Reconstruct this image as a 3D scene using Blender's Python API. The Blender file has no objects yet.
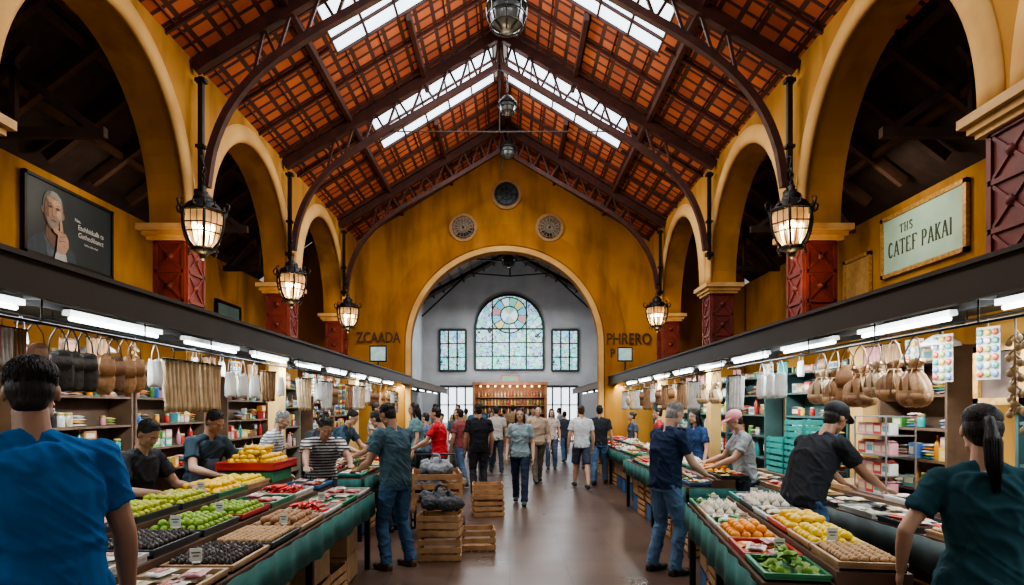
import bpy, bmesh, math, random, time
from mathutils import Vector, Matrix, Euler, noise
T0=time.time()
R=random.Random(11)
V=Vector
pi=math.pi
COL=bpy.context.scene.collection
CX=-0.2      # nave centre line

# ------------------------------------------------------------------ materials
MATS={}
def mat(name,c,c2=None,rough=.6,metal=0,scale=8,bump=0,em=0,emc=None,kind='noise',dist=.0,spec=.5,trans=0,stretch=None):
    if name in MATS: return MATS[name]
    m=bpy.data.materials.new(name); m.use_nodes=True
    nt=m.node_tree; N=nt.nodes; L=nt.links
    b=N['Principled BSDF']
    b.inputs['Roughness'].default_value=rough; b.inputs['Metallic'].default_value=metal
    b.inputs['Specular IOR Level'].default_value=spec
    if trans: b.inputs['Transmission Weight'].default_value=trans
    c4=(*c,1)
    b.inputs['Base Color'].default_value=c4
    tc=N.new('ShaderNodeTexCoord')
    if c2 is None: c2=tuple(x*.75 for x in c)
    if kind=='noise':
        t=N.new('ShaderNodeTexNoise'); t.inputs['Scale'].default_value=scale; t.inputs['Detail'].default_value=5
        fac=t.outputs['Fac']
    elif kind=='voronoi':
        t=N.new('ShaderNodeTexVoronoi'); t.inputs['Scale'].default_value=scale; fac=t.outputs['Distance']
    elif kind=='stripex' or kind=='stripez':
        t=N.new('ShaderNodeTexWave'); t.inputs['Scale'].default_value=scale; t.bands_direction='X' if kind=='stripex' else 'Z'
        t.inputs['Distortion'].default_value=dist; fac=t.outputs['Fac']
    if stretch:
        mp=N.new('ShaderNodeMapping'); mp.inputs['Scale'].default_value=stretch
        L.new(tc.outputs['Object'],mp.inputs['Vector']); L.new(mp.outputs['Vector'],t.inputs['Vector'])
    else: L.new(tc.outputs['Object'],t.inputs['Vector'])
    cr=N.new('ShaderNodeValToRGB')
    cr.color_ramp.elements[0].color=(*c2,1); cr.color_ramp.elements[1].color=c4
    if kind=='noise':
        cr.color_ramp.elements[0].position=.35; cr.color_ramp.elements[1].position=.65
    elif kind.startswith('stripe'):
        cr.color_ramp.elements[0].position=.42; cr.color_ramp.elements[1].position=.58
    L.new(fac,cr.inputs['Fac']); L.new(cr.outputs['Color'],b.inputs['Base Color'])
    if bump:
        bp=N.new('ShaderNodeBump'); bp.inputs['Strength'].default_value=bump; bp.inputs['Distance'].default_value=.02
        L.new(fac,bp.inputs['Height']); L.new(bp.outputs['Normal'],b.inputs['Normal'])
    if em:
        b.inputs['Emission Color'].default_value=(*(emc or c),1); b.inputs['Emission Strength'].default_value=em
    MATS[name]=m; return m
def cmat(c,rough=.6,scale=9,bump=0,tag='paint',**k):
    return mat('%s_%02x%02x%02x'%(tag,*[int(max(0,min(1,x))*255) for x in c]),c,rough=rough,scale=scale,bump=bump,**k)
def plaster(name,c,c2,cd,scale=.8):
    """aged plaster: large soft mottling plus grimy streak layer"""
    m=bpy.data.materials.new(name); m.use_nodes=True; nt=m.node_tree;N=nt.nodes;L=nt.links;b=N['Principled BSDF']
    b.inputs['Roughness'].default_value=.9; b.inputs['Specular IOR Level'].default_value=.15
    tc=N.new('ShaderNodeTexCoord')
    def nz(sc,st=None,det=6):
        t=N.new('ShaderNodeTexNoise'); t.inputs['Scale'].default_value=sc; t.inputs['Detail'].default_value=det
        if st: mp=N.new('ShaderNodeMapping'); mp.inputs['Scale'].default_value=st; L.new(tc.outputs['Object'],mp.inputs['Vector']); L.new(mp.outputs['Vector'],t.inputs['Vector'])
        else: L.new(tc.outputs['Object'],t.inputs['Vector'])
        return t.outputs['Fac']
    a=nz(scale); s=nz(2.2,(1,1,.22)); f=nz(24)
    cr=N.new('ShaderNodeValToRGB'); cr.color_ramp.elements[0].position=.34; cr.color_ramp.elements[1].position=.66; cr.color_ramp.elements[0].color=(*c2,1); cr.color_ramp.elements[1].color=(*c,1); L.new(a,cr.inputs['Fac'])
    c2r=N.new('ShaderNodeValToRGB'); c2r.color_ramp.elements[0].position=.48; c2r.color_ramp.elements[1].position=.72; c2r.color_ramp.elements[0].color=(0,0,0,1); c2r.color_ramp.elements[1].color=(.8,.8,.8,1); L.new(s,c2r.inputs['Fac'])
    mx=N.new('ShaderNodeMix'); mx.data_type='RGBA'; L.new(c2r.outputs['Color'],mx.inputs[0]); L.new(cr.outputs['Color'],mx.inputs[6]); mx.inputs[7].default_value=(*cd,1)
    L.new(mx.outputs[2],b.inputs['Base Color'])
    bp=N.new('ShaderNodeBump'); bp.inputs['Strength'].default_value=.15; bp.inputs['Distance'].default_value=.01; L.new(f,bp.inputs['Height']); L.new(bp.outputs['Normal'],b.inputs['Normal'])
    MATS[name]=m; return m

def brickmat(name,c1,c2,mortar,sx,sy,bw,bh,ms=.02,rough=.6,vec='Object',bump=.4,rot=None,mul=1.6,rvar=0):
    m=bpy.data.materials.new(name); m.use_nodes=True
    nt=m.node_tree; N=nt.nodes; L=nt.links; b=N['Principled BSDF']; b.inputs['Roughness'].default_value=rough
    tc=N.new('ShaderNodeTexCoord'); mp=N.new('ShaderNodeMapping')
    mp.inputs['Scale'].default_value=(sx,sy,1)
    if rot: mp.inputs['Rotation'].default_value=rot
    br=N.new('ShaderNodeTexBrick'); br.inputs['Scale'].default_value=1; br.offset=0
    br.inputs['Color1'].default_value=(*c1,1); br.inputs['Color2'].default_value=(*c2,1); br.inputs['Mortar'].default_value=(*mortar,1)
    br.inputs['Brick Width'].default_value=bw; br.inputs['Row Height'].default_value=bh; br.inputs['Mortar Size'].default_value=ms
    L.new(tc.outputs[vec],mp.inputs['Vector']); L.new(mp.outputs['Vector'],br.inputs['Vector'])
    ns=N.new('ShaderNodeTexNoise'); ns.inputs['Scale'].default_value=1.3; ns.inputs['Detail'].default_value=6
    L.new(tc.outputs[vec],ns.inputs['Vector'])
    mx=N.new('ShaderNodeMix'); mx.data_type='RGBA'; mx.blend_type='MULTIPLY'; mx.inputs[0].default_value=.6
    L.new(br.outputs['Color'],mx.inputs[6]); L.new(ns.outputs['Fac'],mx.inputs[7])
    ad=N.new('ShaderNodeMix'); ad.data_type='RGBA'; ad.blend_type='MULTIPLY'; ad.inputs[0].default_value=1; ad.inputs[7].default_value=(mul,mul,mul,1)
    L.new(mx.outputs[2],ad.inputs[6]); L.new(ad.outputs[2],b.inputs['Base Color'])
    if rvar:
        mr=N.new('ShaderNodeMapRange'); mr.inputs['To Min'].default_value=rough-rvar; mr.inputs['To Max'].default_value=rough+rvar; L.new(ns.outputs['Fac'],mr.inputs['Value']); L.new(mr.outputs['Result'],b.inputs['Roughness'])
    bp=N.new('ShaderNodeBump'); bp.inputs['Strength'].default_value=bump; bp.inputs['Distance'].default_value=.02
    L.new(br.outputs['Fac'],bp.inputs['Height']); bp.invert=True; L.new(bp.outputs['Normal'],b.inputs['Normal'])
    MATS[name]=m; return m

# ------------------------------------------------------------------ mesh builder
class MB:
    def __init__(s): s.v=[];s.f=[];s.sm=[];s.mi=[]
    def add(s,vs,fs,smooth=False,mi=0):
        o=len(s.v); s.v+= [tuple(p) for p in vs]
        for f in fs: s.f.append(tuple(i+o for i in f)); s.sm.append(smooth); s.mi.append(mi)
        return s
    def box(s,c,d,rot=None,mi=0):
        c=V(c); vs=[]
        for x in(-.5,.5):
            for y in(-.5,.5):
                for z in(-.5,.5):
                    p=V((x*d[0],y*d[1],z*d[2]))
                    if rot is not None: p=rot@p
                    vs.append(c+p)
        return s.add(vs,[(0,1,3,2),(4,6,7,5),(0,4,5,1),(2,3,7,6),(0,2,6,4),(1,5,7,3)],False,mi)
    def beam(s,p,q,w,h,mi=0):
        p=V(p);q=V(q);d=q-p
        rot=d.to_track_quat('Y','Z').to_matrix()
        return s.box((p+q)/2,(w,d.length,h),rot,mi)
    def loft(s,rings,cap=True,smooth=True,mi=0):
        n=len(rings[0]); vs=[p for r in rings for p in r]; fs=[]
        for k in range(len(rings)-1):
            for i in range(n):
                j=(i+1)%n; fs.append((k*n+i,k*n+j,(k+1)*n+j,(k+1)*n+i))
        s.add(vs,fs,smooth,mi)
        if cap:
            o=len(s.v)-len(vs)
            s.f.append(tuple(o+i for i in range(n))[::-1]); s.sm.append(False); s.mi.append(mi)
            e=o+(len(rings)-1)*n
            s.f.append(tuple(e+i for i in range(n))); s.sm.append(False); s.mi.append(mi)
        return s
    def ell(s,c,r,rot=None,nu=14,nv=9,mi=0):
        c=V(c); vs=[];fs=[]
        for j in range(1,nv):
            a=pi*j/nv
            for i in range(nu):
                b=2*pi*i/nu
                p=V((r[0]*math.sin(a)*math.cos(b),r[1]*math.sin(a)*math.sin(b),r[2]*math.cos(a)))
                if rot is not None: p=rot@p
                vs.append(c+p)
        t=V((0,0,r[2])); 
        if rot is not None: t=rot@t
        vs.append(c+t); vs.append(c-t)
        for j in range(nv-2):
            for i in range(nu):
                k=(i+1)%nu; fs.append((j*nu+i,(j+1)*nu+i,(j+1)*nu+k,j*nu+k))
        T=len(vs)-2;B=len(vs)-1
        for i in range(nu):
            k=(i+1)%nu; fs.append((T,i,k)); fs.append((B,(nv-2)*nu+k,(nv-2)*nu+i))
        return s.add(vs,fs,True,mi)
    def tube(s,pts,r,n=10,mi=0,smooth=True):
        pts=[V(p) for p in pts]; rs=r if isinstance(r,(list,tuple)) else [r]*len(pts)
        rings=[]; prev=None
        for i,p in enumerate(pts):
            t=(pts[min(i+1,len(pts)-1)]-pts[max(i-1,0)]).normalized()
            if prev is None:
                a=V((0,0,1)) if abs(t.z)<.9 else V((1,0,0))
                u=t.cross(a).normalized()
            else: u=(prev-t*prev.dot(t)).normalized()
            w=t.cross(u); prev=u
            rings.append([p+(u*math.cos(2*pi*k/n)+w*math.sin(2*pi*k/n))*rs[i] for k in range(n)])
        return s.loft(rings,True,smooth,mi)
    def rc(s,p,r,q,t,n=12):
        s.tube([p,q],[r,t],n); s.ell(p,(r,r,r),None,n,7); s.ell(q,(t,t,t),None,n,7); return s
    def limb(s,pts):
        for a,b in zip(pts,pts[1:]): s.rc(a[0],a[1],b[0],b[1])
        return s
    def lathe(s,prof,n=16,c=(0,0,0),mi=0,smooth=True,cap=True):
        c=V(c); rings=[[c+V((r*math.cos(2*pi*k/n),r*math.sin(2*pi*k/n),z)) for k in range(n)] for r,z in prof]
        return s.loft(rings,cap,smooth,mi)
    def prism(s,poly,ext,mi=0):
        n=len(poly); e=V(ext); vs=[V(p) for p in poly]+[V(p)+e for p in poly]
        fs=[tuple(range(n))[::-1],tuple(range(n,2*n))]+[(i,(i+1)%n,n+(i+1)%n,n+i) for i in range(n)]
        return s.add(vs,fs,False,mi)
    def mesh(s,name,mats,fix=True):
        me=bpy.data.meshes.new(name); me.from_pydata(s.v,[],s.f)
        me.polygons.foreach_set('use_smooth',s.sm); me.polygons.foreach_set('material_index',s.mi)
        for m in (mats if isinstance(mats,(list,tuple)) else [mats]): me.materials.append(m)
        if fix:
            bm=bmesh.new(); bm.from_mesh(me); bmesh.ops.recalc_face_normals(bm,faces=bm.faces); bm.to_mesh(me); bm.free()
        me.update(); return me

def place(name,me,loc=(0,0,0),rot=0,parent=None,label=None,cat=None,group=None,kind=None,scale=1):
    o=bpy.data.objects.new(name,me); COL.objects.link(o); o.location=loc
    o.rotation_euler=rot if isinstance(rot,(tuple,Euler)) else (0,0,rot)
    if scale!=1: o.scale=scale if isinstance(scale,tuple) else (scale,)*3
    if parent: o.parent=parent
    if label: o['label']=label
    if cat: o['category']=cat
    if group: o['group']=group
    if kind: o['kind']=kind
    return o
def struct(name,mb,m,loc=(0,0,0),label=None):
    return place(name,mb.mesh(name,m),loc,kind='structure',label=label or name.replace('_',' '))
def voxel(mb,name,m,vs,sm=3,ff=.5,wr=0,wsc=7):
    me=mb.mesh('tmp',m,True); o=bpy.data.objects.new('tmp',me); COL.objects.link(o)
    r=o.modifiers.new('r','REMESH'); r.mode='VOXEL'; r.voxel_size=vs; r.use_smooth_shade=True
    if sm: s=o.modifiers.new('s','SMOOTH'); s.factor=ff; s.iterations=sm
    dg=bpy.context.evaluated_depsgraph_get(); dg.update()
    out=bpy.data.meshes.new_from_object(o.evaluated_get(dg)); out.name=name
    bpy.data.objects.remove(o)
    if wr:
        off=R.uniform(0,50); ns=[v.normal.copy() for v in out.vertices]
        for v,n in zip(out.vertices,ns):
            p=v.co
            a=noise.noise(V((p.x*wsc+p.z*2.5+off,p.y*wsc,p.z*wsc*.9))); b=noise.noise(V((p.x*wsc*1.6+p.z*7,p.y*wsc*1.6-off,p.z*wsc*2.6+p.x*9)))
            fa=max(0,1-abs(a)*5); fb=max(0,1-abs(b)*5)
            v.co=p+n*wr*(fa*.8+fb*.55)
    out.materials.clear()
    for x in (m if isinstance(m,(list,tuple)) else [m]): out.materials.append(x)
    return out
def text(s,size,m,loc,rot,parent=None,name='lettering',ext=.006,sx=1,bold=0):
    cu=bpy.data.curves.new('t','FONT'); cu.body=s; cu.size=size; cu.extrude=ext; cu.align_x='CENTER'; cu.align_y='CENTER'; cu.resolution_u=3
    cu.space_line=.9; cu.offset=bold
    o=bpy.data.objects.new('t',cu); COL.objects.link(o)
    dg=bpy.context.evaluated_depsgraph_get(); dg.update()
    me=bpy.data.meshes.new_from_object(o.evaluated_get(dg)); me.materials.clear(); me.materials.append(m)
    bpy.data.objects.remove(o)
    return place(name,me,loc,Euler(rot),parent,scale=(sx,1,1))

# ------------------------------------------------------------------ people
def ik(a,t,l1,l2,bend):
    d=t-a; L=min(d.length,(l1+l2)*.998); dn=d.normalized(); t=a+dn*L
    c=(l1*l1-l2*l2+L*L)/(2*L); h=math.sqrt(max(l1*l1-c*c,0))
    p=bend-dn*bend.dot(dn); p.normalize()
    return a+dn*c+p*h,t
SK=[(.46,.265,.18),(.36,.195,.125),(.54,.34,.245),(.29,.15,.095)]
def person(X,Y,h,H=1.72,lean=0.03,fem=False,twist=0,hl=None,hr=None,fl=None,fr=None,look=(0,0),skin=0,hair='short',hc=(.015,.012,.01),
           shirt=(.1,.1,.1),pants=(.06,.1,.2),shoes=(.03,.03,.03),sleeve='short',short=False,apron=None,cap=None,stripe=None,bulk=1,vox=.009,
           crouch=0,label='person',beard=False,bag=None,py=0,side=0):
    s=H/1.75
    up=lambda a:V((math.sin(side)*.8*min(1,abs(a)/max(abs(lean),.01)) if side else 0,math.sin(a),math.cos(a))).normalized()
    P=V((0,py,.93-crouch)); W=P+up(lean*.5)*.15; C=W+up(lean*.85)*.18; Nk=C+up(lean)*.19
    rx=V((math.cos(twist),math.sin(twist),0))
    def ring(c,a,b,ang,r=V((1,0,0)),n=20):
        d=up(ang); f=d.cross(r).normalized()*1; r2=f.cross(d).normalized()
        out=[]
        for k in range(n):
            t=2*pi*k/n; cs,sn=math.cos(t),math.sin(t)
            cs=math.copysign(abs(cs)**.85,cs); sn=math.copysign(abs(sn)**.85,sn)
            out.append(c+r2*a*cs+f*b*sn)
        return out
    sw=.160 if fem else .183
    bw=(.172,.125,.155,.15) if fem else (.163,.145*bulk,.168,.165)
    def torso(mb,e,lo=-.10,neck=True):
        rr=[ring(P+up(lean*.3)*lo,bw[0]+e,.11+e,lean*.3),ring(P,bw[0]+e,.118+e,lean*.3),
            ring(W,bw[1]+e,.102*bulk+e,lean*.6),ring(C,bw[2]+e,.118*bulk+e,lean*.9,rx),
            ring(Nk-up(lean)*.07,bw[3]+e,.098+e*.8,lean,rx),ring(Nk-up(lean)*.02,.10+e,.078+e*.6,lean,rx)]
        mb.loft(rr,True)
        for sg in(-1,1): # trapezius
            mb.rc(Nk-up(lean)*.01+rx*sg*.035,.045+e*.6,Nk-up(lean)*.055+rx*sg*(sw-.03),.045+e*.7)
        if fem:
            f=up(lean).cross(rx).normalized()*-1
            if f.y<0: f=-f
            for sg in(-1,1): mb.ell(C+rx*sg*.07+f*.07+up(lean)*.01,(.065+e*.7,.06+e*.7,.062+e*.7))
    sh=[Nk-up(lean)*.06+rx*sg*sw for sg in(-1,1)]
    rest=[V((-(sw+.08),.06+math.sin(lean)*.5,.86-crouch)),V(((sw+.08),.06+math.sin(lean)*.5,.86-crouch))]
    ht=[V(hl)/s if hl else rest[0],V(hr)/s if hr else rest[1]]
    arms=[]
    for i,sg in enumerate((-1,1)):
        bend=V((sg*.6,-.8,-.45)) 
        el,wr=ik(sh[i],ht[i],.29,.26,bend); arms.append((sh[i],el,wr))
    ft=[V(fl)/s if fl else V((-.1,0,0)),V(fr)/s if fr else V((.1,0,0))]
    legs=[]
    for i,sg in enumerate((-1,1)):
        hp=P+V((sg*.09,0,-.03)); an=ft[i]+V((0,-.02,.09))
        kn,an2=ik(hp,an,.42,.41,V((sg*.12,1,0))); legs.append((hp,kn,an2))
    hd=Matrix.Rotation(look[0],3,'Z')@Matrix.Rotation(look[1]-lean*.4,3,'X')
    nb=Nk+up(lean*.8)*.085+V((0,.012,0)); Hc=nb+hd@V((0,.022,.095))
    hp_=lambda x,y,z:Hc+hd@V((x,y,z))
    b=MB(); torso(b,0)
    b.rc(Nk-up(lean)*.03,.058,nb+hd@V((0,0,.02)),.052 if not fem else .046)
    b.ell(hp_(0,-.01,.03),(.074,.093,.086),hd,18,12); b.ell(hp_(0,.022,-.030),(.059,.066,.074),hd,18,12)
    b.ell(hp_(0,.052,-.078),(.034,.030,.026),hd); b.ell(hp_(0,.064,-.094),(.020,.018,.016),hd); b.ell(hp_(0,.074,.024),(.048,.018,.010),hd)
    b.rc(hp_(0,.086,.012),.007,hp_(0,.104,-.024),.0105,8); b.ell(hp_(0,.097,-.029),(.017,.011,.008),hd)
    for sg in(-1,1):
        b.ell(hp_(sg*.075,-.006,-.008),(.009,.019,.030),hd); b.ell(hp_(sg*.037,.056,-.026),(.021,.020,.016),hd); b.ell(hp_(sg*.040,.020,-.070),(.02,.032,.02),hd)
    for i,sg in enumerate((-1,1)):
        S,E,Wr=arms[i]
        m1=S.lerp(E,.45); m2=E.lerp(Wr,.3); k=.86 if fem else 1
        b.limb([(S,.056*k),(m1,.048*k),(E,.039*k),(m2,.041*k),(Wr,.026*k)])
        hdir=(Wr-E).normalized(); hang=hdir.z<-.75
        if not hang: hdir=(hdir+V((0,.15,.25 if hdir.z<-.2 else 0))).normalized()
        n=V((-sg,0,0)) if hang else V((0,0,-1)); n=(n-hdir*n.dot(hdir)).normalized()
        w=hdir.cross(n).normalized()
        if w.dot(V((-sg,1.2,0)))<0: w=-w
        fr_=Matrix((w,hdir,n)).transposed()
        b.ell(Wr+hdir*.048,(.040,.056,.017),fr_,14,9); b.ell(Wr+hdir*.07,(.039,.03,.014),fr_,14,9)
        curl=.35 if hang else .22
        for off,ln in((.029,.070),(.010,.080),(-.010,.075),(-.029,.058)):
            p=Wr+hdir*.088+w*off*.95-hdir*abs(off-.01)*.25; a=curl*.6; r=.0092
            for fr3 in(.45,.31,.24):
                q=p+((hdir+w*off*2).normalized()*math.cos(a)+n*math.sin(a))*ln*fr3
                b.rc(p,r,q,r*.93,8); p=q; r*=.93; a+=curl
        p=Wr+hdir*.028+w*.026; q=p+(hdir*.6+w*.75+n*.25).normalized()*.04; q2=q+(hdir*.95+w*.25+n*.3).normalized()*.032
        b.rc(p,.013,q,.0115,8); b.rc(q,.0115,q2,.009,8)
        hp,kn,an=legs[i]; k=1.03 if fem else 1
        b.limb([(hp,.085*k),(hp.lerp(kn,.4),.078*k),(kn,.052),(kn.lerp(an,.3),.053),(an,.036)])
        b.rc(an+V((0,-.02,-.045)),.034,an+V((0,.13,-.062)),.024)
    skc=SK[skin]; sm_=mat('skin_%d'%skin,skc,tuple(x*.86 for x in skc),rough=.5,scale=9,bump=.05)
    for q in range(len(b.v)): b.v[q]=tuple(c*s for c in b.v[q])
    body=place('person',voxel(b,'person',sm_,min(vox,.0085),2,.4),(X,Y,0),h,label=label,cat='person')
    def part(mb,name,m,vs,sm=3,lab=None,wr=0,wsc=7):
        mb.v=[tuple(c*s for c in p) for p in mb.v]
        return place(name,voxel(mb,name,m,vs,sm,wr=wr,wsc=wsc) if vs else mb.mesh(name,m),parent=body,label=lab)
    for sg in(-1,1):
        e=MB(); e.ell(hp_(sg*.030,.0650,0),(.0125,.0125,.0068),hd,12,8,0); e.ell(hp_(sg*.030,.0748,0),(.0052,.0038,.0050),hd,8,6,1)
        part(e,'eye',[cmat((.50,.46,.42),.3,tag='eye'),cmat((.03,.018,.012),.2,tag='iris')],0)
        e=MB(); e.tube([hp_(sg*.014,.0890,.0195),hp_(sg*.03,.087,.0235),hp_(sg*.044,.0765,.018)],[.0016,.0026,.0010],6)
        part(e,'eyebrow',cmat(tuple(min(1,x*1.5+.01) for x in hc),.9,tag='brow'),0)
    e=MB(); e.ell(hp_(0,.0830,-.053),(.020,.008,.0032),hd); e.ell(hp_(0,.0830,-.0585),(.016,.008,.0038),hd)
    part(e,'mouth',cmat(tuple((skc[0]*.80,skc[1]*.6,skc[2]*.6)),.5,tag='lip'),0)
    g=MB(); torso(g,.015,-.07)
    for i in(0,1):
        S,E,Wr=arms[i]
        if sleeve=='short':
            q=S.lerp(E,.62); g.limb([(S,.066),(S.lerp(E,.3),.061)]); g.tube([S.lerp(E,.15),q],[.063,.060 if fem else .065],14)
        elif sleeve=='long':
            g.limb([(S,.068),(S.lerp(E,.5),.058),(E,.052)]); g.tube([E,Wr],[.052,.037],12)
        else: g.limb([(S,.063),(S.lerp(E,.1),.058)])
    if stripe: sm2=mat('shirt_stripe_%02x%02x'%(int(shirt[0]*255),int(stripe[0]*255)),shirt,stripe,rough=.85,scale=9,kind='stripez',dist=.6)
    else: sm2=mat('cloth_%02x%02x%02x'%tuple(int(x*255) for x in shirt),shirt,tuple(x*.85 for x in shirt),rough=.95,scale=7,bump=.3,spec=.1)
    part(g,'shirt',sm2,max(vox,.009),2,wr=.013,wsc=6)
    g=MB(); g.loft([ring(P-V((0,0,.1)),bw[0]+.006,.116,0),ring(P,bw[0]+.008,.126,lean*.3),ring(P+up(lean*.4)*.07,bw[0]-.008,.116,lean*.4)],True)
    for hp,kn,an in legs:
        if short:
            g.limb([(hp,.098),(hp.lerp(kn,.4),.09)]); g.tube([hp.lerp(kn,.3),hp.lerp(kn,.95)],[.092,.085],14)
        else:
            g.limb([(hp,.094),(hp.lerp(kn,.4),.088),(kn,.066),(kn.lerp(an,.4),.064)]); g.tube([kn.lerp(an,.35),an+V((0,0,-.03))],[.064,.058],14)
    part(g,'trousers',mat('denim_%02x%02x%02x'%tuple(int(x*255) for x in pants),pants,tuple(x*.65 for x in pants),rough=.9,scale=5,bump=.4,spec=.2),max(vox,.010),2,wr=.011,wsc=8)
    for hp,kn,an in legs:
        g=MB(); g.ell(an+V((0,-.025,-.045)),(.042,.05,.044)); g.rc(an+V((0,0,-.03)),.042,an+V((0,.07,-.05)),.04); g.ell(an+V((0,.13,-.055)),(.047,.068,.034))
        g.box(an+V((0,.05,-.08)),(.075,.22,.02))
        part(g,'shoe',cmat(shoes,.6,tag='shoe'),.009,2)
    hm=mat('hair_%02x%02x%02x'%tuple(int(x*255) for x in hc),hc,tuple(x*.5 for x in hc),rough=.5,scale=22,bump=.4,spec=.35,stretch=(5,1.5,1))
    rh=random.Random(int(X*100+Y*7))
    g=MB()
    if hair!='bald':
        g.ell(hp_(0,-.016,.042),(.0780,.0925,.0815),hd,20,14); g.ell(hp_(0,-.038,.004),(.072,.068,.072),hd)
        g.ell(hp_(0,-.045,-.035),(.056,.050,.055),hd)
        if hair in('long','pony','bun'): g.ell(hp_(0,-.03,.01),(.080,.083,.082),hd)
        if hair=='long':
            g.limb([(hp_(0,-.06,-.02),.073),(hp_(0,-.085,-.11),.066),(hp_(0,-.095,-.2),.052)])
            for sg in(-1,1): g.limb([(hp_(sg*.07,0,.0),.022),(hp_(sg*.080,.0,-.09),.024),(hp_(sg*.076,-.02,-.18),.018)])
        if hair=='pony':
            g.ell(hp_(0,-.118,.03),(.024,.024,.024),hd); g.limb([(hp_(0,-.125,.025),.022),(hp_(0,-.150,-.06),.030),(hp_(0,-.145,-.16),.027),(hp_(0,-.135,-.25),.012)])
        if hair=='bun': g.ell(hp_(0,-.11,.06),(.045,.045,.045),hd)
        hob=part(g,'hair',hm,.006 if vox<.011 else .008,2)
        st=MB(); ns=900 if vox<=.0085 else (420 if vox<=.0092 else (150 if vox<=.0105 else 50)); rs=.0013 if vox<=.0085 else (.0016 if vox<=.0092 else .0026)
        cen=(0,-.016,.042); ra=(.0805,.0945,.083)
        def sp(th,ph,k=1.0):
            kk=k*(1-.10*max(0,th-1.45))
            x=ra[0]*math.sin(th)*math.sin(ph)*kk; y=cen[1]+ra[1]*math.sin(th)*math.cos(ph)*kk; z=cen[2]+ra[2]*math.cos(th)*k
            return hp_(x,y,z)
        for k in range(ns):
            ph=rh.uniform(-pi,pi); fr_a=math.cos(ph)
            thmax=.80 if fr_a>.6 else (1.02 if fr_a>.2 else (1.35 if fr_a>-.25 else 2.05))
            if hair in('pony','bun'):
                th0=rh.uniform(.1,min(thmax,1.6)); p0=V((math.sin(th0)*math.sin(ph),math.sin(th0)*math.cos(ph),math.cos(th0))); p1=V((0,-.97,-.1)).normalized()
                pts=[]
                for q in range(5):
                    d_=p0.lerp(p1,q/4); d_.normalize(); kk=1.005+.02*rh.random(); pts.append(hp_(d_.x*ra[0]*kk,cen[1]+d_.y*ra[1]*kk,cen[2]+d_.z*ra[2]*kk))
                st.tube(pts,[rs,rs,rs,rs,rs],3)
            else:
                t0=rh.uniform(0,thmax*.8); t1=min(thmax+rh.uniform(-.05,.08),t0+rh.uniform(.3,.6)); dp=rh.uniform(-.25,.25); lift=rh.uniform(.0,.035)
                pts=[sp(t0+(t1-t0)*q/4,ph+dp*q/4,1.0+lift*math.sin(pi*q/5)) for q in range(5)]
                st.tube(pts,[rs*.9,rs,rs,rs*.8,rs*.3],3)
        if hair=='pony':
            for k in range(130):
                a=rh.uniform(0,2*pi); r0=rh.uniform(.7,1.12); c_,s_=math.cos(a)*r0,math.sin(a)*r0
                st.tube([hp_(.014*c_,-.13+.014*s_,.02),hp_(.031*c_,-.15+.031*s_,-.07),hp_(.028*c_,-.145+.028*s_,-.17),hp_(.012*c_+.004,-.135,-.27-.03*rh.random())],[rs,rs*1.3,rs*1.2,rs*.4],3)
        if hair=='long':
            for k in range(120 if vox<.011 else 30):
                a=rh.uniform(-1.7,1.7); z1=rh.uniform(-.2,-.26)
                st.tube([hp_(.083*math.sin(a),-.05-.055*math.cos(a),.02),hp_(.086*math.sin(a),-.075-.062*math.cos(a),-.1),hp_(.066*math.sin(a),-.09-.055*math.cos(a),z1)],[rs,rs*1.4,rs*.5],3)
        if st.v: 
            st.v=[tuple(c*s for c in p) for p in st.v]; sme=st.mesh('strands',hm,False)
            bm=bmesh.new(); bm.from_mesh(hob.data); bm.from_mesh(sme); bm.to_mesh(hob.data); bm.free(); bpy.data.meshes.remove(sme)
    if beard:
        g=MB(); g.ell(hp_(0,.035,-.075),(.062,.062,.04),hd); g.ell(hp_(0,.06,-.09),(.04,.04,.035),hd); part(g,'beard',hm,.008,1)
    if cap:
        g=MB(); g.ell(hp_(0,-.014,.06),(.092,.106,.082),hd,18,12)
        g.loft([[hp_(a*math.cos(t),.06+bq*math.sin(t),.052+z-.02*math.sin(t)) for t in [2*pi*k/18 for k in range(18)]] for a,bq,z in((.078,.105,-.006),(.08,.108,0),(.078,.105,.006))])
        part(g,'cap',cmat(cap,.85,tag='cap'),.007,2)
    if apron:
        g=MB(); rr=[]
        for c,a,bq,ang in((P-V((0,0,.28)),.2,.15,0),(P,bw[0]+.028,.145,lean*.3),(W,bw[1]+.027,.128*bulk,lean*.6),(C,.13,.145*bulk,lean*.9)):
            d=up(ang); fw=V((0,d.z,-d.y))
            row=[c+V((1,0,0))*a*math.sin(t)+fw*bq*math.cos(t) for t in [(-1.25+2.5*k/12) for k in range(13)]]
            row2=[c+V((1,0,0))*(a+.008)*math.sin(t)+fw*(bq+.008)*math.cos(t) for t in [(1.25-2.5*k/12) for k in range(13)]]
            rr.append(row+row2)
        g.loft(rr,True); part(g,'apron',cmat(apron,.9,tag='apron'),0)
    return body

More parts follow.
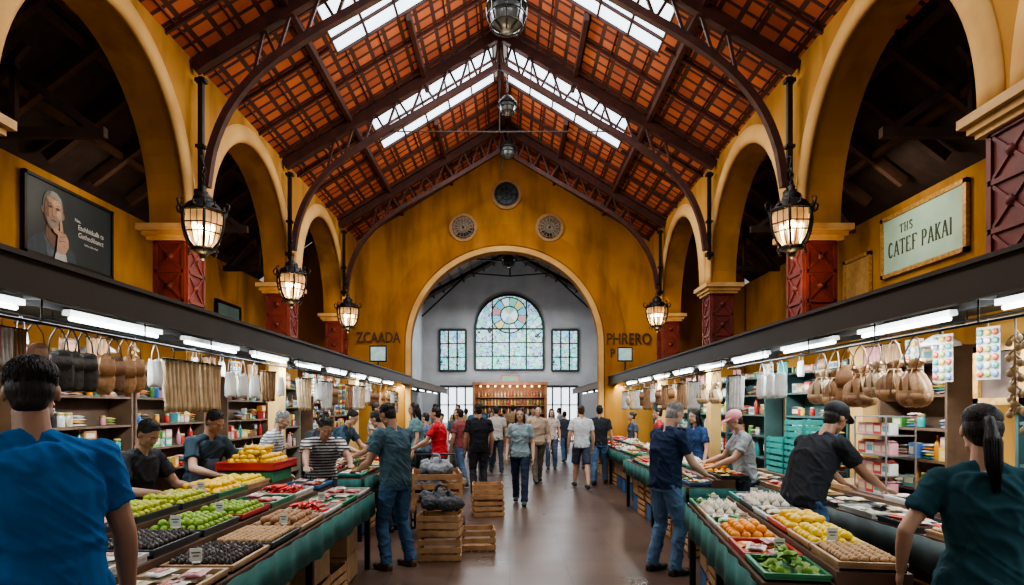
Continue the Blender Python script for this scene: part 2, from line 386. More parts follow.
walkL=dict(fl=(-.09,.26,0),fr=(.09,-.24,0)); walkR=dict(fl=(-.09,-.22,0),fr=(.09,.26,0))
BK=(.018,.014,.012)
person(-1.66,2.16,.80,1.88,.15,bulk=1.02,hc=(.022,.017,.015),shirt=(.018,.12,.33),pants=(.05,.07,.12),skin=1,look=(-.25,-.1),vox=.008,side=-.10,
   label='man with short black hair and blue t-shirt beside fruit counter',fl=(-.14,.02,0),fr=(.14,-.03,0))
person(-2.97,4.7,-1.75,1.62,.22,hc=BK,shirt=(.03,.03,.035),pants=(.03,.03,.04),skin=1,look=(-.2,-.45),hl=(-.2,.4,1.04),hr=(.2,.42,1.05),
   label='young vendor with black hair looking down behind the fruit counter')
person(-3.10,6.0,-2.0,1.70,.3,hc=BK,shirt=(.03,.045,.06),pants=(.03,.03,.04),skin=1,look=(0,-.4),hl=(-.2,.45,1.05),hr=(.2,.48,1.05),apron=(.05,.06,.08),
   label='vendor in a dark t-shirt and apron leaning over the mangoes')
person(-2.2,7.02,-2.75,1.70,.75,hc=BK,shirt=(.50,.50,.50),stripe=(.03,.03,.035),pants=(.05,.05,.07),skin=1,look=(.1,-.2),hl=(-.24,.66,1.06),hr=(.22,.70,1.05),
   label='person in a black and white striped shirt bending over the counter',py=-.05)
person(-3.05,7.5,-1.5,1.68,.3,hc=(.35,.34,.33),shirt=(.42,.42,.42),stripe=(.12,.13,.15),pants=(.05,.06,.08),skin=2,look=(0,-.3),vox=.01,
   label='grey-haired person in a grey striped shirt behind the stall')
person(-2.72,8.3,-2.0,1.66,.25,fem=True,hair='bun',shirt=(.04,.05,.06),pants=(.03,.03,.03),skin=1,look=(.1,-.3),vox=.01,hl=(-.2,.4,1.0),hr=(.2,.42,1.),
   label='woman with tied-up black hair in a dark top behind the stall')
person(-2.72,9.3,-1.8,1.72,.5,shirt=(.04,.07,.1),pants=(.03,.03,.03),skin=0,vox=.01,look=(0,-.3),hl=(-.2,.55,1.0),hr=(.2,.55,1.0),
   label='man in a dark blue t-shirt bending over goods at his stall')
person(-1.62,8.2,1.3,1.68,.35,shirt=(.05,.10,.12),pants=(.04,.05,.08),skin=1,vox=.01,look=(0,-.3),hl=(-.2,.5,1.0),hr=(.2,.5,1.0),
   label='customer in a dark teal shirt leaning over the produce counter')
person(-1.2,6.32,.95,1.75,.10,hc=BK,shirt=(.060,.105,.13),pants=(.055,.12,.22),shoes=(.08,.05,.03),skin=1,look=(.1,-.45),
   hl=(-.22,.34,1.02),hr=(.20,.36,.98),fl=(-.13,.02,0),fr=(.14,-.06,0),bulk=1.08,
   label='man in grey-teal t-shirt and blue jeans choosing goods at the counter')
person(1.58,6.12,-1.15,1.76,.10,hc=(.42,.41,.4),shirt=(.022,.035,.075),pants=(.11,.19,.32),shoes=(.03,.025,.02),skin=2,look=(-.1,-.45),
   hl=(-.2,.38,.98),hr=(.2,.36,1.0),fl=(-.13,-.04,0),fr=(.13,.04,0),bulk=1.12,
   label='grey-haired man in navy polo shirt and jeans at the produce stand')
person(2.78,7.1,1.5,1.66,.12,hc=(.05,.03,.02),shirt=(.29,.32,.34),pants=(.05,.06,.08),skin=0,look=(0,-.35),cap=(.75,.3,.34),
   hl=(-.2,.42,1.0),hr=(.2,.4,1.02),label='vendor in pink cap and pale grey t-shirt behind the produce')
person(2.95,9.4,2.0,1.66,.1,fem=True,hair='long',shirt=(.03,.06,.14),pants=(.03,.03,.03),skin=0,vox=.01,label='woman with long dark hair in a navy top at a stall')
person(2.42,4.86,-1.25,1.80,.55,hc=BK,shirt=(.030,.032,.038),pants=(.07,.14,.27),shoes=(.05,.04,.03),skin=1,look=(0,-.25),cap=(.02,.02,.025),
   hl=(-.2,.58,1.03),hr=(.2,.56,1.03),py=-.06,bulk=1.08,label='vendor in black cap and dark t-shirt bending over the packets table')
person(2.09,2.64,-.55,1.70,.05,fem=True,hair='pony',hc=(.022,.016,.013),shirt=(.022,.062,.078),pants=(.05,.08,.13),skin=0,look=(.15,-.15),
   hl=(-.31,.05,.91),hr=(.26,.28,1.02),vox=.008,label='woman with black ponytail and dark teal t-shirt at the stall')
person(.18,10.5,3.05,1.68,.03,fem=True,hair='long',hc=(.03,.018,.012),shirt=(.24,.33,.37),pants=(.02,.03,.06),skin=2,vox=.01,label='woman in a pale blue-grey t-shirt walking down the aisle',**walkL)
person(-.6,11.6,.2,1.76,.04,shirt=(.02,.02,.025),pants=(.03,.03,.04),skin=1,vox=.01,bulk=1.1,label='man in a black t-shirt standing in the aisle')
person(-1.2,10.3,1.4,1.70,.1,shirt=(.45,.03,.04),pants=(.04,.05,.08),skin=0,vox=.01,hl=(-.2,.4,1.0),hr=(.2,.4,1.),label='person in a red t-shirt reaching towards a stall')
person(.62,13.6,3.3,1.74,.03,shirt=(.40,.31,.23),pants=(.12,.10,.08),sleeve='long',skin=2,vox=.011,label='man in a tan long-sleeved shirt walking in the aisle',**walkR)
person(1.5,12.6,.1,1.74,.03,hc=(.06,.04,.03),shirt=(.50,.53,.55),pants=(.05,.06,.09),short=True,skin=0,vox=.011,label='man in a white t-shirt and dark shorts walking away',**walkL)
person(1.97,13.2,-.3,1.74,.03,shirt=(.025,.03,.035),pants=(.10,.18,.3),skin=1,vox=.011,label='man in a black t-shirt and blue jeans walking away',**walkR)
person(1.15,16.6,3.1,1.66,.03,fem=True,hair='long',shirt=(.50,.42,.38),pants=(.08,.1,.16),skin=2,vox=.011,label='woman in a cream top walking through the archway')
far=[(-1.7,12.3,1.3,(.10,.14,.2),'short'),(-2.8,12.4,-1.6,(.45,.43,.40),'short'),(-1.25,14.2,3.0,(.05,.09,.12),'long'),(-.35,15.6,.2,(.42,.40,.37),'short'),(.25,17.2,3.1,(.12,.05,.05),'long'),
     (-.9,16.6,.3,(.06,.12,.2),'short'),(.75,19.4,3.0,(.45,.45,.47),'short'),(1.7,18.6,.2,(.05,.06,.08),'bun'),(-1.6,18.6,2.9,(.4,.3,.12),'short'),(-.2,21,.1,(.08,.1,.14),'short'),
     (.5,22.8,3.1,(.35,.4,.45),'long'),(1.5,22,.4,(.2,.06,.05),'short'),(-1.1,22.5,3.2,(.06,.06,.07),'short'),(2.0,24,1.2,(.4,.42,.44),'short'),(-2.0,24.4,-1,(.1,.12,.16),'long'),
     (-1.75,11.2,1.8,(.12,.22,.24),'long'),(-1.05,12.9,.9,(.20,.06,.06),'short'),(-.75,13.6,.1,(.06,.08,.1),'short'),(-1.75,15.4,2.7,(.5,.46,.4),'bun'),
     (-2.9,14.6,-1.5,(.05,.06,.07),'short'),(2.0,16.9,2.8,(.1,.1,.12),'long'),(-.55,18.2,3.1,(.05,.05,.06),'long'),(.1,19.9,.2,(.3,.2,.12),'short'),
     (-1.5,20.6,.3,(.5,.5,.5),'short'),(-.8,24,3.0,(.2,.25,.3),'long'),(.9,25.6,.2,(.06,.06,.07),'short'),(-2.1,17.2,1.4,(.05,.07,.1),'short'),(3.05,12.2,1.4,(.35,.05,.05),'short'),(3.0,14.6,1.7,(.06,.08,.1),'bun')]
for i,(x,y,h,c,hr) in enumerate(far):
    tone='a light' if sum(c)>1 else 'a dark'
    kw=walkL if i%3==0 else (walkR if i%3==1 else {})
    person(x,y,h,[1.58,1.78,1.66,1.72,1.55,1.80,1.69][i%7],.03,fem=hr!='short',hair=hr,shirt=c,pants=[(.03,.04,.06),(.08,.13,.22),(.1,.08,.06)][i%3],skin=i%3,vox=.013,
       label='shopper with %s hair in %s top in the market'%('long' if hr=='long' else 'short' if hr=='short' else 'tied-up',tone),**kw)
print('people done',time.time()-T0)

# ------------------------------------------------------------------ common materials
ochre=plaster('ochre_plaster',(.45,.235,.052),(.31,.15,.034),(.17,.085,.026))
ochre2=mat('ochre_trim',(.62,.39,.15),(.47,.275,.10),rough=.85,scale=1.6,bump=.05,spec=.15)
capm=mat('capital_cream',(.62,.40,.17),(.44,.26,.10),rough=.7,scale=3)
redp=mat('oxblood_paint',(.15,.022,.018),(.085,.013,.012),rough=.55,scale=4,bump=.1)
darkw=mat('dark_timber',(.045,.021,.014),(.024,.012,.008),rough=.8,scale=5,bump=.2)
trussm=mat('truss_red_oxide',(.062,.017,.012),(.032,.010,.008),rough=.6,scale=6,bump=.1)
battm=mat('batten_brown',(.075,.020,.012),(.04,.012,.008),rough=.7,scale=6)
iron=mat('black_iron',(.018,.016,.015),(.010,.009,.008),rough=.5,metal=.4,scale=10)
fasc=mat('canopy_dark_metal',(.020,.013,.012),(.011,.008,.008),rough=.5,scale=2,spec=.3)
grayw=mat('pale_grey_plaster',(.50,.51,.52),(.40,.41,.43),rough=.85,scale=1.2,bump=.05)
tile=brickmat('roof_tiles',(.43,.120,.040),(.25,.056,.024),(.045,.013,.008),1,1,.26,.235,.032,.75,mul=1.7)
floorm=brickmat('floor_tiles',(.078,.046,.033),(.058,.035,.026),(.032,.020,.016),1,1,.6,.6,.006,.32,bump=.10,rvar=.14)
teal=mat('teal_cloth',(.018,.12,.105),(.010,.065,.058),rough=.85,scale=6,bump=.3)
woodm=mat('crate_wood',(.42,.24,.11),(.25,.13,.06),rough=.8,scale=7,bump=.2)
woodd=mat('dark_wood',(.12,.06,.035),(.07,.035,.02),rough=.6,scale=5,bump=.1)
white=cmat((.78,.78,.76),.5,tag='white')

# ------------------------------------------------------------------ shell
SL=.61; RZ=9.0
def rz(xp): return RZ-SL*abs(xp)
f=MB(); f.box((0,14.5,-.05),(16,33,.1)); struct('floor',f,floorm,label='worn dark brown tiled floor')
HW=4.15; OW=4.65
YP=[1.0,4.75,8.35,12.1,15.9]; PH=.28
def archz(y):
    for a,b in zip(YP,YP[1:]):
        y0,y1=a+PH,b-PH
        if y0<y<y1:
            t=(y-(y0+y1)/2)/((y1-y0)/2); return 4.15+1.95*math.sqrt(max(0,1-t*t))
    return 4.15
for sg,nm in((-1,'left'),(1,'right')):
    w=MB(); ys=[.72]
    for a,b in zip(YP,YP[1:]):
        y0,y1=a+PH,b-PH; c=(y0+y1)/2; hw=(y1-y0)/2
        ys+= [c-hw*math.cos(pi*k/28) for k in range(29)]
    ys.append(16.98)
    rings=[]
    for y in ys:
        z=archz(y); xi=CX+sg*HW; xo=CX+sg*OW
        rings.append([V((xi,y,z)),V((xo,y,z)),V((xo,y,6.2)),V((xi,y,6.45))])
    w.loft(rings,True,False)
    struct('wall_arcade_'+nm,w,ochre,label='ochre plaster arcade wall with tall round arches')
    for bi,(a,b) in enumerate(zip(YP,YP[1:])):
        y0,y1=a+PH,b-PH; c=(y0+y1)/2; hw=(y1-y0)/2
        t=MB(); rr=[]
        for k in range(41):
            an=pi*k/40; cc,ss=-math.cos(an),math.sin(an)
            def pt(off,x): return V((CX+sg*x,c+(hw+off)*cc,4.15+(1.95+off)*ss))
            rr.append([pt(-.02,HW+.02),pt(-.02,HW-.02),pt(.03,HW-.055),pt(.15,HW-.055),pt(.19,HW-.025),pt(.25,HW-.02),pt(.26,HW+.02)])
        t.loft(rr,True,True); struct('trim_%d'%(bi+1+(10 if sg>0 else 0)),t,ochre2,label='broad pale plaster moulding around an arch')
    w=MB(); w.box((sg*6.9+CX*.5,14.5,2.6),(.2,33,5.2)); struct('wall_'+nm,w,ochre,label='ochre outer aisle wall')
    w=MB(); rr=[]
    for y in(.5,17.0):
        rr.append([V((CX+sg*(OW-.02),y,6.95)),V((CX+sg*7.2,y,5.1)),V((CX+sg*7.2,y,5.2)),V((CX+sg*(OW-.02),y,7.05))])
    w.loft(rr,True,False); struct('ceiling_aisle_'+nm,w,darkw,label='dark timber lean-to roof over the side aisle')
    w=MB()
    for k in range(17):
        y=1.2+k*.95; w.beam((CX+sg*OW,y,6.85),(CX+sg*6.6,y,5.35),.09,.16)
    for xx,zz in((5.3,6.38),(6.1,5.76)): w.beam((CX+sg*xx,.6,zz),(CX+sg*xx,16.9,zz),.08,.1)
    struct('trim_aisle_beams_'+nm,w,cmat((.085,.038,.02),.8,tag='beam'),label='dark timber roof beams over the side aisle')
    for y in(3.0,7.2,11.1,14.2):
        t=MB(); t.beam((CX+sg*OW,y,4.98),(CX+sg*6.58,y,4.98),.08,.12); t.beam((CX+sg*4.75,y,5.0),(CX+sg*5.9,y,5.85),.07,.09); t.beam((CX+sg*6.5,y,5.0),(CX+sg*5.6,y,6.05),.07,.09); t.beam((CX+sg*5.75,y,4.98),(CX+sg*5.75,y,5.95),.07,.07)
        place('aisle_truss',t.mesh('aisle_truss',darkw),label='dark timber aisle truss spanning to the outer wall',cat='roof truss',group='aisle trusses')

SKY=[(8.6,9.75),(12.0,13.35)]
segs=[]; y=.5
for a,b in SKY: segs.append((y,a,0,4.75)); segs.append((a,b,2.6,4.75)); y=b
segs.append((y,17.1,0,4.75))
for sg,nm in((-1,'left'),(1,'right')):
    w=MB()
    for a,b,x0,x1 in segs:
        rr=[[V((CX+sg*x,yy,rz(x)+dz)) for x,dz in((x0,0),(x1,0),(x1,.12),(x0,.12))] for yy in(a,b)]
        w.loft(rr,True,False)
    struct('ceiling_roof_'+nm,w,tile,label='sloping terracotta tiled roof underside')
    w=MB(); x=.13+.26
    while x<4.3:
        spans=[(.6,17)] if x>2.62 else [(a,b) for a,b,x0,x1 in segs if x0==0]
        for a,b in spans: w.beam((CX+sg*x,a,rz(x)-.012),(CX+sg*x,b,rz(x)-.012),.022,.02)
        x+=.52
    for x in(1.45,2.85):
        for a,b in ([(.6,17)] if x>2.62 else [(a,b) for a,b,x0,x1 in segs if x0==0]): w.beam((CX+sg*x,a,rz(x)-.07),(CX+sg*x,b,rz(x)-.07),.08,.13)
    yy=1.0
    while yy<17:
        x0=.05
        for a,b in SKY:
            if a-.03<yy<b+.03: x0=2.65
        w.beam((CX+sg*x0,yy,rz(x0)-.035),(CX+sg*4.2,yy,rz(4.2)-.035),.04,.055); yy+=.94
    struct('trim_rafters_'+nm,w,battm,label='grid of dark rafters and battens under the tiles')
k=0
skyg=mat('skylight_glass',(.75,.86,.95),(.50,.68,.86),rough=.2,scale=1.5,em=3.0,emc=(.70,.88,1))
for a,b in SKY:
    for sg in(-1,1):
        k+=1
        w=MB(); w.loft([[V((CX+sg*x,yy,rz(x)+dz)) for x,dz in((.15,.06),(2.6,.06),(2.6,.09),(.15,.09))] for yy in(a,b)],True,False)
        o=struct('window_%d'%k,w,skyg,label='long sloping roof skylight of bluish-white glass')
        w=MB()
        for j in range(6):
            x=.15+j*.49; w.beam((CX+sg*x,a,rz(x)+.02),(CX+sg*x,b,rz(x)+.02),.03,.045)
        for yy in(a,a+(b-a)*.36,a+(b-a)*.68,b): w.beam((CX+sg*.1,yy,rz(.1)+.02),(CX+sg*2.65,yy,rz(2.65)+.02),.03,.045)
        place('skylight_frame',w.mesh('skylight_frame',battm),parent=o)
w=MB(); w.box((CX,8.8,RZ-.12),(.14,16.6,.2)); struct('trim_ridge',w,trussm,label='dark ridge beam along the roof apex')

curve=[(3.95,4.7),(3.86,5.25),(3.62,5.8),(3.2,6.3),(2.6,6.74),(1.9,7.14),(1.1,7.6),(.45,7.98),(0,8.25)]
def smooth_curve(cv,n=24):
    out=[]; m=len(cv)-1
    for i in range(n+1):
        t=i/n*m; k=min(int(t),m-1); u=t-k
        p0=cv[max(k-1,0)];p1=cv[k];p2=cv[k+1];p3=cv[min(k+2,m)]
        out.append(tuple(.5*((2*p1[j])+(-p0[j]+p2[j])*u+(2*p0[j]-5*p1[j]+4*p2[j]-p3[j])*u*u+(-p0[j]+3*p1[j]-3*p2[j]+p3[j])*u**3) for j in(0,1)))
    return out
cvs=smooth_curve(curve,26)
TY=[8.2,11.5,15.25]
for ti,y in enumerate(TY):
    T=place('roof_truss',None,(CX,y,4.0),label='dark red iron roof truss with curved lattice braces',cat='roof truss',group='roof trusses')
    z0=-4.0
    o=MB()
    for sg in(-1,1): o.beam((0,0,rz(0)-.16+z0),(sg*4.12,0,rz(4.12)-.16+z0),.12,.17)
    place('principal_rafter',o.mesh('principal_rafter',trussm),parent=T)
    for sg in(-1,1):
        o=MB()
        for (a,b),(c,d) in zip(cvs,cvs[1:]): o.beam((sg*a,0,b+z0),(sg*c,0,d+z0),.10,.10)
        place('curved_brace',o.mesh('curved_brace',trussm),parent=T)
        o=MB(); pu=None
        for i in range(9,27):
            a,b=cvs[i]; up_=(i%2==0)
            pt=(sg*a,0,b+z0) if not up_ else (sg*a,0,min(rz(a)-.2,b+.75)+z0)
            if pu: o.beam(pu,pt,.035,.04)
            pu=pt
        place('strut',o.mesh('strut',trussm),parent=T)
        o=MB(); o.box((sg*4.02,0,5.40+z0),(.065,.065,1.60)); o.box((sg*4.02,0,4.62+z0),(.13,.13,.07)); o.box((sg*4.02,0,6.15+z0),(.14,.10,.05)); o.box((sg*4.02,0,5.25+z0),(.12,.10,.04)); o.ell((sg*4.02,0,4.56+z0),(.04,.04,.05))
        place('wall_post',o.mesh('wall_post',iron),parent=T)
    o=MB(); o.beam((0,0,7.7+z0),(0,0,8.7+z0),.03,.03)
    if ti==1: o.beam((-2.25,0,6.98+z0),(2.25,0,6.98+z0),.018,.018); o.beam((0,0,6.98+z0),(0,0,7.7+z0),.02,.02)
    place('tie_rod',o.mesh('tie_rod',iron),parent=T)

for y in YP[1:]:
    for sg in(-1,1):
        x=CX+sg*(HW+OW)/2
        P=place('pier',None,(x,y,0),label='square oxblood-red pier with carved panels and ochre base',cat='pier',group='arcade piers')
        o=MB(); o.box((0,0,1.35),(.46,.5,2.7)); o.box((0,0,.1),(.5,.55,.2)); place('base',o.mesh('base',ochre),parent=P,label='ochre plaster lower part')
        o=MB(); o.box((0,0,3.33),(.44,.48,1.26))
        for (n,u,hw,dd) in((V((0,-1,0)),V((1,0,0)),.22,.24),(V((-sg,0,0)),V((0,1,0)),.24,.22)):
            c=V((0,0,3.33))+n*dd
            for a in(-1,1): o.beam(c+u*a*(hw-.03)+V((0,0,-.6)),c+u*a*(hw-.03)+V((0,0,.6)),.05,.05)
            for zz in(-.6,-.2,.2,.6): o.beam(c-u*(hw-.02)+V((0,0,zz)),c+u*(hw-.02)+V((0,0,zz)),.05,.045)
            for zz in(-.4,0,.4):
                for a in(-1,1): o.beam(c-u*(hw-.06)*a+V((0,0,zz-.17)),c+u*(hw-.06)*a+V((0,0,zz+.17)),.035,.03)
                o.ell(c+V((0,0,zz)),(.05,.05,.05))
        place('shaft',o.mesh('shaft',redp),parent=P,label='carved oxblood-red shaft')
        o=MB()
        for z,e,hh in((3.965,.03,.05),(4.02,.07,.06),(4.095,.12,.08)): o.box((0,0,z),(.5+2*e,.56+2*e,hh))
        place('capital',o.mesh('capital',capm),parent=P,label='stepped cream-ochre capital')

w=MB(); n=48
AR=2.7; ZS=3.46; AC=.05
xs=[-6.8,-4.72,-4.70,-3.5]+[-AR-.001]+[-AR*math.cos(pi*k/n) for k in range(n+1)]+[AR+.001,3.5,4.70,4.72,6.8]
def top(x): return rz(x)+.05 if abs(x)<4.71 else 6.95-(abs(x)-4.65)*.72
rings=[]
for x in xs:
    zb=0 if abs(x)>AR else ZS+math.sqrt(max(0,AR*AR-x*x))
    rings.append([V((CX+x+AC,17.0,zb)),V((CX+x+AC,17.5,zb)),V((CX+x+AC,17.5,top(x))),V((CX+x+AC,17.0,top(x)))])
w.loft(rings,True,False); struct('wall_end_gable',w,plaster('ochre_gable',(.41,.20,.038),(.27,.125,.024),(.145,.07,.02),.6),label='ochre gable wall with a great round archway')
def archband(r0,r1,y0,y1,m,name,lab):
    t=MB(); rr=[]
    def sec(ix,iz,ox,oz): return [V((CX+AC+ix,y0,iz)),V((CX+AC+ix,y1,iz)),V((CX+AC+ox,y1,oz)),V((CX+AC+ox,y0,oz))]
    rr.append(sec(-r0,0,-r1,0))
    for k in range(41):
        a=pi*k/40; rr.append(sec(-r0*math.cos(a),ZS+r0*math.sin(a),-r1*math.cos(a),ZS+r1*math.sin(a)))
    rr.append(sec(r0,0,r1,0)); t.loft(rr,True,False); struct(name,t,m,label=lab)
archband(2.66,2.80,16.94,17.02,ochre2,'trim_31','pale inner moulding of the great archway')
archband(2.84,3.42,16.965,17.02,plaster('ochre_band',(.37,.165,.03),(.26,.115,.02),(.16,.075,.02),1),'trim_32','broad darker ochre band around the archway')
for x,z,r,lab in((0,7.72,.43,'dark round oculus with a stone ring'),(-1.22,6.78,.40,'round decorative vent grille'),(1.22,6.78,.40,'round decorative vent grille')):
    O=place('round_vent',None,(CX+AC+x+.05,16.98,z),label=lab+' in the gable wall',cat='vent')
    o=MB(); rr=[]
    for k in range(33):
        a=2*pi*k/32; c,s_=math.cos(a),math.sin(a); rr.append([V((c*r,-.05,s_*r)),V((c*r,0,s_*r)),V((c*(r-.08),0,s_*(r-.08))),V((c*(r-.08),-.05,s_*(r-.08)))])
    o.loft(rr,False,False); place('ring',o.mesh('ring',cmat((.3,.16,.05),tag='ring')),parent=O)
    o=MB(); o.tube([(0,-.005,0),(0,-.015,0)],r-.06,32); place('disc',o.mesh('disc',mat('vent_dark',(.02,.03,.04),rough=.3) if not x else cmat((.12,.07,.04),tag='grille')),parent=O)
    o=MB()
    for k in range(8 if x else 4):
        a=pi*k/(8 if x else 4); c,s_=math.cos(a)*(r-.07),math.sin(a)*(r-.07); o.beam((-c,-.03,-s_),(c,-.03,s_),.02,.02)
    for f_ in(.35,.68): o.tube([(math.cos(2*pi*k/24)*r*f_,-.03,math.sin(2*pi*k/24)*r*f_) for k in range(25)],.014,6)
    place('grille',o.mesh('grille',cmat((.20,.17,.12),tag='grille') if x else iron),parent=O)
dk=cmat((.07,.035,.015),.85,tag='letters')
for s_,x,z,size,sx_ in(('ZCAADA',-3.72,3.66,.43,.70),('PHRERO',3.36,3.62,.45,.76),('P',2.90,3.22,.34,.8)):
    o=text(s_,size,dk,(x,16.95,z),(pi/2,0,0),name='wall_lettering',ext=.012,sx=sx_,bold=.004)
    o['label']='dark capital letters painted on the ochre gable wall'; o['category']='lettering'

# ------------------------------------------------------------------ second hall
for sg,nm in((-1,'left'),(1,'right')):
    w=MB(); w.box((sg*4.4,23.8,3.5),(.2,12.6,7.0)); struct('wall_hall_'+nm,w,grayw,label='pale grey wall of the far hall')
    w=MB(); w.loft([[V((0,y,9.3)),V((sg*4.5,y,6.9)),V((sg*4.5,y,7.0)),V((0,y,9.4))] for y in(17.5,30.2)],True,False); struct('ceiling_hall_'+nm,w,cmat((.14,.10,.08),tag='hallroof'),label='dark boarded roof of the far hall')
    w=MB()
    for k in range(9): 
        x=.3+k*.5; w.beam((sg*x,17.6,9.3-x*.533-.06),(sg*x,30,9.3-x*.533-.06),.08,.1)
    struct('trim_hall_purlins_'+nm,w,cmat((.05,.035,.03),tag='purlin'),label='dark purlins under the far hall roof')
for y in(19.5,22.5,25.5,28.3):
    T=MB()
    for sg in(-1,1):
        T.beam((0,y,9.1),(sg*4.22,y,6.85),.1,.14); T.beam((0,y,7.9),(sg*1.9,y,8.05),.05,.05); T.beam((sg*1.9,y,8.1),(sg*4.15,y,6.0),.05,.07)
    T.beam((0,y,7.9),(0,y,9.1),.07,.07)
    place('hall_truss',T.mesh('hall_truss',iron),label='dark slender iron truss in the far hall roof',cat='roof truss',group='hall trusses')
w=MB(); w.prism([(-4.5,30,0),(4.5,30,0),(4.5,30,6.95),(0,30,9.35),(-4.5,30,6.95)],(0,.2,0)); struct('wall_end_hall',w,grayw,label='pale grey gabled end wall of the far hall')
def stained():
    m=bpy.data.materials.new('stained_glass'); m.use_nodes=True; nt=m.node_tree;N=nt.nodes;L=nt.links;b=N['Principled BSDF']
    tc=N.new('ShaderNodeTexCoord'); v=N.new('ShaderNodeTexVoronoi'); v.inputs['Scale'].default_value=5; L.new(tc.outputs['Object'],v.inputs['Vector'])
    hs=N.new('ShaderNodeHueSaturation'); hs.inputs['Saturation'].default_value=1.0; hs.inputs['Value'].default_value=1.0; L.new(v.outputs['Color'],hs.inputs['Color'])
    mx=N.new('ShaderNodeMix'); mx.data_type='RGBA'; mx.inputs[0].default_value=.6; mx.inputs[7].default_value=(.28,.66,.76,1); L.new(hs.outputs[0],mx.inputs[6])
    v2=N.new('ShaderNodeTexVoronoi'); v2.feature='DISTANCE_TO_EDGE'; v2.inputs['Scale'].default_value=5; L.new(tc.outputs['Object'],v2.inputs['Vector'])
    mt=N.new('ShaderNodeMath'); mt.operation='GREATER_THAN'; mt.inputs[1].default_value=.035; L.new(v2.outputs['Distance'],mt.inputs[0])
    mm=N.new('ShaderNodeMix'); mm.data_type='RGBA'; mm.inputs[6].default_value=(.03,.04,.04,1); L.new(mt.outputs[0],mm.inputs[0]); L.new(mx.outputs[2],mm.inputs[7])
    L.new(mm.outputs[2],b.inputs['Base Color']); L.new(mm.outputs[2],b.inputs['Emission Color']); b.inputs['Emission Strength'].default_value=1.2; b.inputs['Roughness'].default_value=.3
    return m
stm=stained()
fr=cmat((.03,.045,.045),.5,tag='winframe')
glz=lambda c:mat('glaze_%d%d%d'%tuple(int(x*99) for x in c),c,em=1.0,scale=3,rough=.3)
GLZ=[glz((.16,.50,.66)),glz((.62,.55,.25)),glz((.22,.55,.42)),glz((.45,.24,.24)),glz((.65,.80,.84))]
def windowobj(name,x,z0,z1,w_,arch,glass,lab,bars=3,rows=4,y=29.98):
    O=place(name,None,(x,y,z0),label=lab,kind='structure')
    o=MB(); h=z1-z0; hw=w_/2
    if arch:
        pl=[(-hw,-.03,0),(hw,-.03,0)]+[(hw*math.cos(pi*k/24),-.03,h-hw+hw*math.sin(pi*k/24)) for k in range(25)]
    else: pl=[(-hw,-.03,0),(hw,-.03,0),(hw,-.03,h),(-hw,-.03,h)]
    o.prism(pl,(0,.03,0)); place('pane',o.mesh('pane',glass),parent=O)
    o=MB(); n=len(pl)
    for i in range(n):
        a=V(pl[i]);b=V(pl[(i+1)%n]); 
        if (a-b).length>1e-4: o.beam(a,b,.1,.12)
    for k in range(1,bars+1):
        xx=-hw+w_*k/(bars+1); zt=h if not arch else h-hw+math.sqrt(max(0,hw*hw-xx*xx))
        o.beam((xx,-.05,0),(xx,-.05,min(zt,(h-hw) if arch else h)),.07,.05)
    zr=(h-hw) if arch else h
    for k in range(1,rows+1): o.beam((-hw,-.05,zr*k/rows),(hw,-.05,zr*k/rows),.05,.05 if k<rows else .08)
    if arch:
        cz=h-hw+hw*.40
        for xx in(-hw*.5,hw*.5): o.beam((xx,-.05,h-hw),(xx,-.05,h-hw+math.sqrt(hw*hw-xx*xx)),.06,.05)
        for r_ in(.52,.26): o.tube([(hw*r_*math.cos(2*pi*k/30),-.06,cz+hw*r_*math.sin(2*pi*k/30)) for k in range(31)],.03,6)
        for k in range(12):
            a=pi*k/6; o.beam((hw*.26*math.cos(a),-.06,cz+hw*.26*math.sin(a)),(hw*.52*math.cos(a),-.06,cz+hw*.52*math.sin(a)),.03,.03)
    place('frame',o.mesh('frame',fr),parent=O)
    if arch:
        o=MB()
        for k in range(12):
            a0=pi*k/6+.05; a1=pi*(k+1)/6-.05; r0,r1=hw*.28,hw*.50
            o.prism([(r0*math.cos(a0),-.05,cz+r0*math.sin(a0)),(r1*math.cos(a0),-.05,cz+r1*math.sin(a0)),(r1*1.0*math.cos((a0+a1)/2),-.05,cz+r1*math.sin((a0+a1)/2)),(r1*math.cos(a1),-.05,cz+r1*math.sin(a1)),(r0*math.cos(a1),-.05,cz+r0*math.sin(a1))],(0,.015,0),[0,1,2,4,0,3][k%6])
        for k in range(8):
            a0=2*pi*k/8; o.prism([(0,-.05,cz),(hw*.24*math.cos(a0+.05),-.05,cz+hw*.24*math.sin(a0+.05)),(hw*.24*math.cos(a0+.74),-.05,cz+hw*.24*math.sin(a0+.74))],(0,.015,0),[4,0,1,4][k%4])
        place('rosette',o.mesh('rosette',GLZ),parent=O,label='coloured stained-glass rosette')
windowobj('window_20',-.03,3.58,7.33,3.4,True,stm,'large arched stained-glass window in the end wall',3,3)
windowobj('window_21',-2.85,3.53,5.58,1.3,False,stm,'rectangular leaded stained-glass window in the end wall',2,3)
windowobj('window_22',2.75,3.53,5.58,1.3,False,stm,'rectangular leaded stained-glass window in the end wall',2,3)
day=mat('daylight_glass',(.85,.92,1),(.75,.85,.95),em=2.0,emc=(.85,.93,1),rough=.2)
windowobj('door_1',-2.65,.02,2.75,1.7,False,day,'bright glazed double door to the street',3,3)
windowobj('door_2',2.55,.02,2.75,1.7,False,day,'bright glazed double door to the street',3,3)

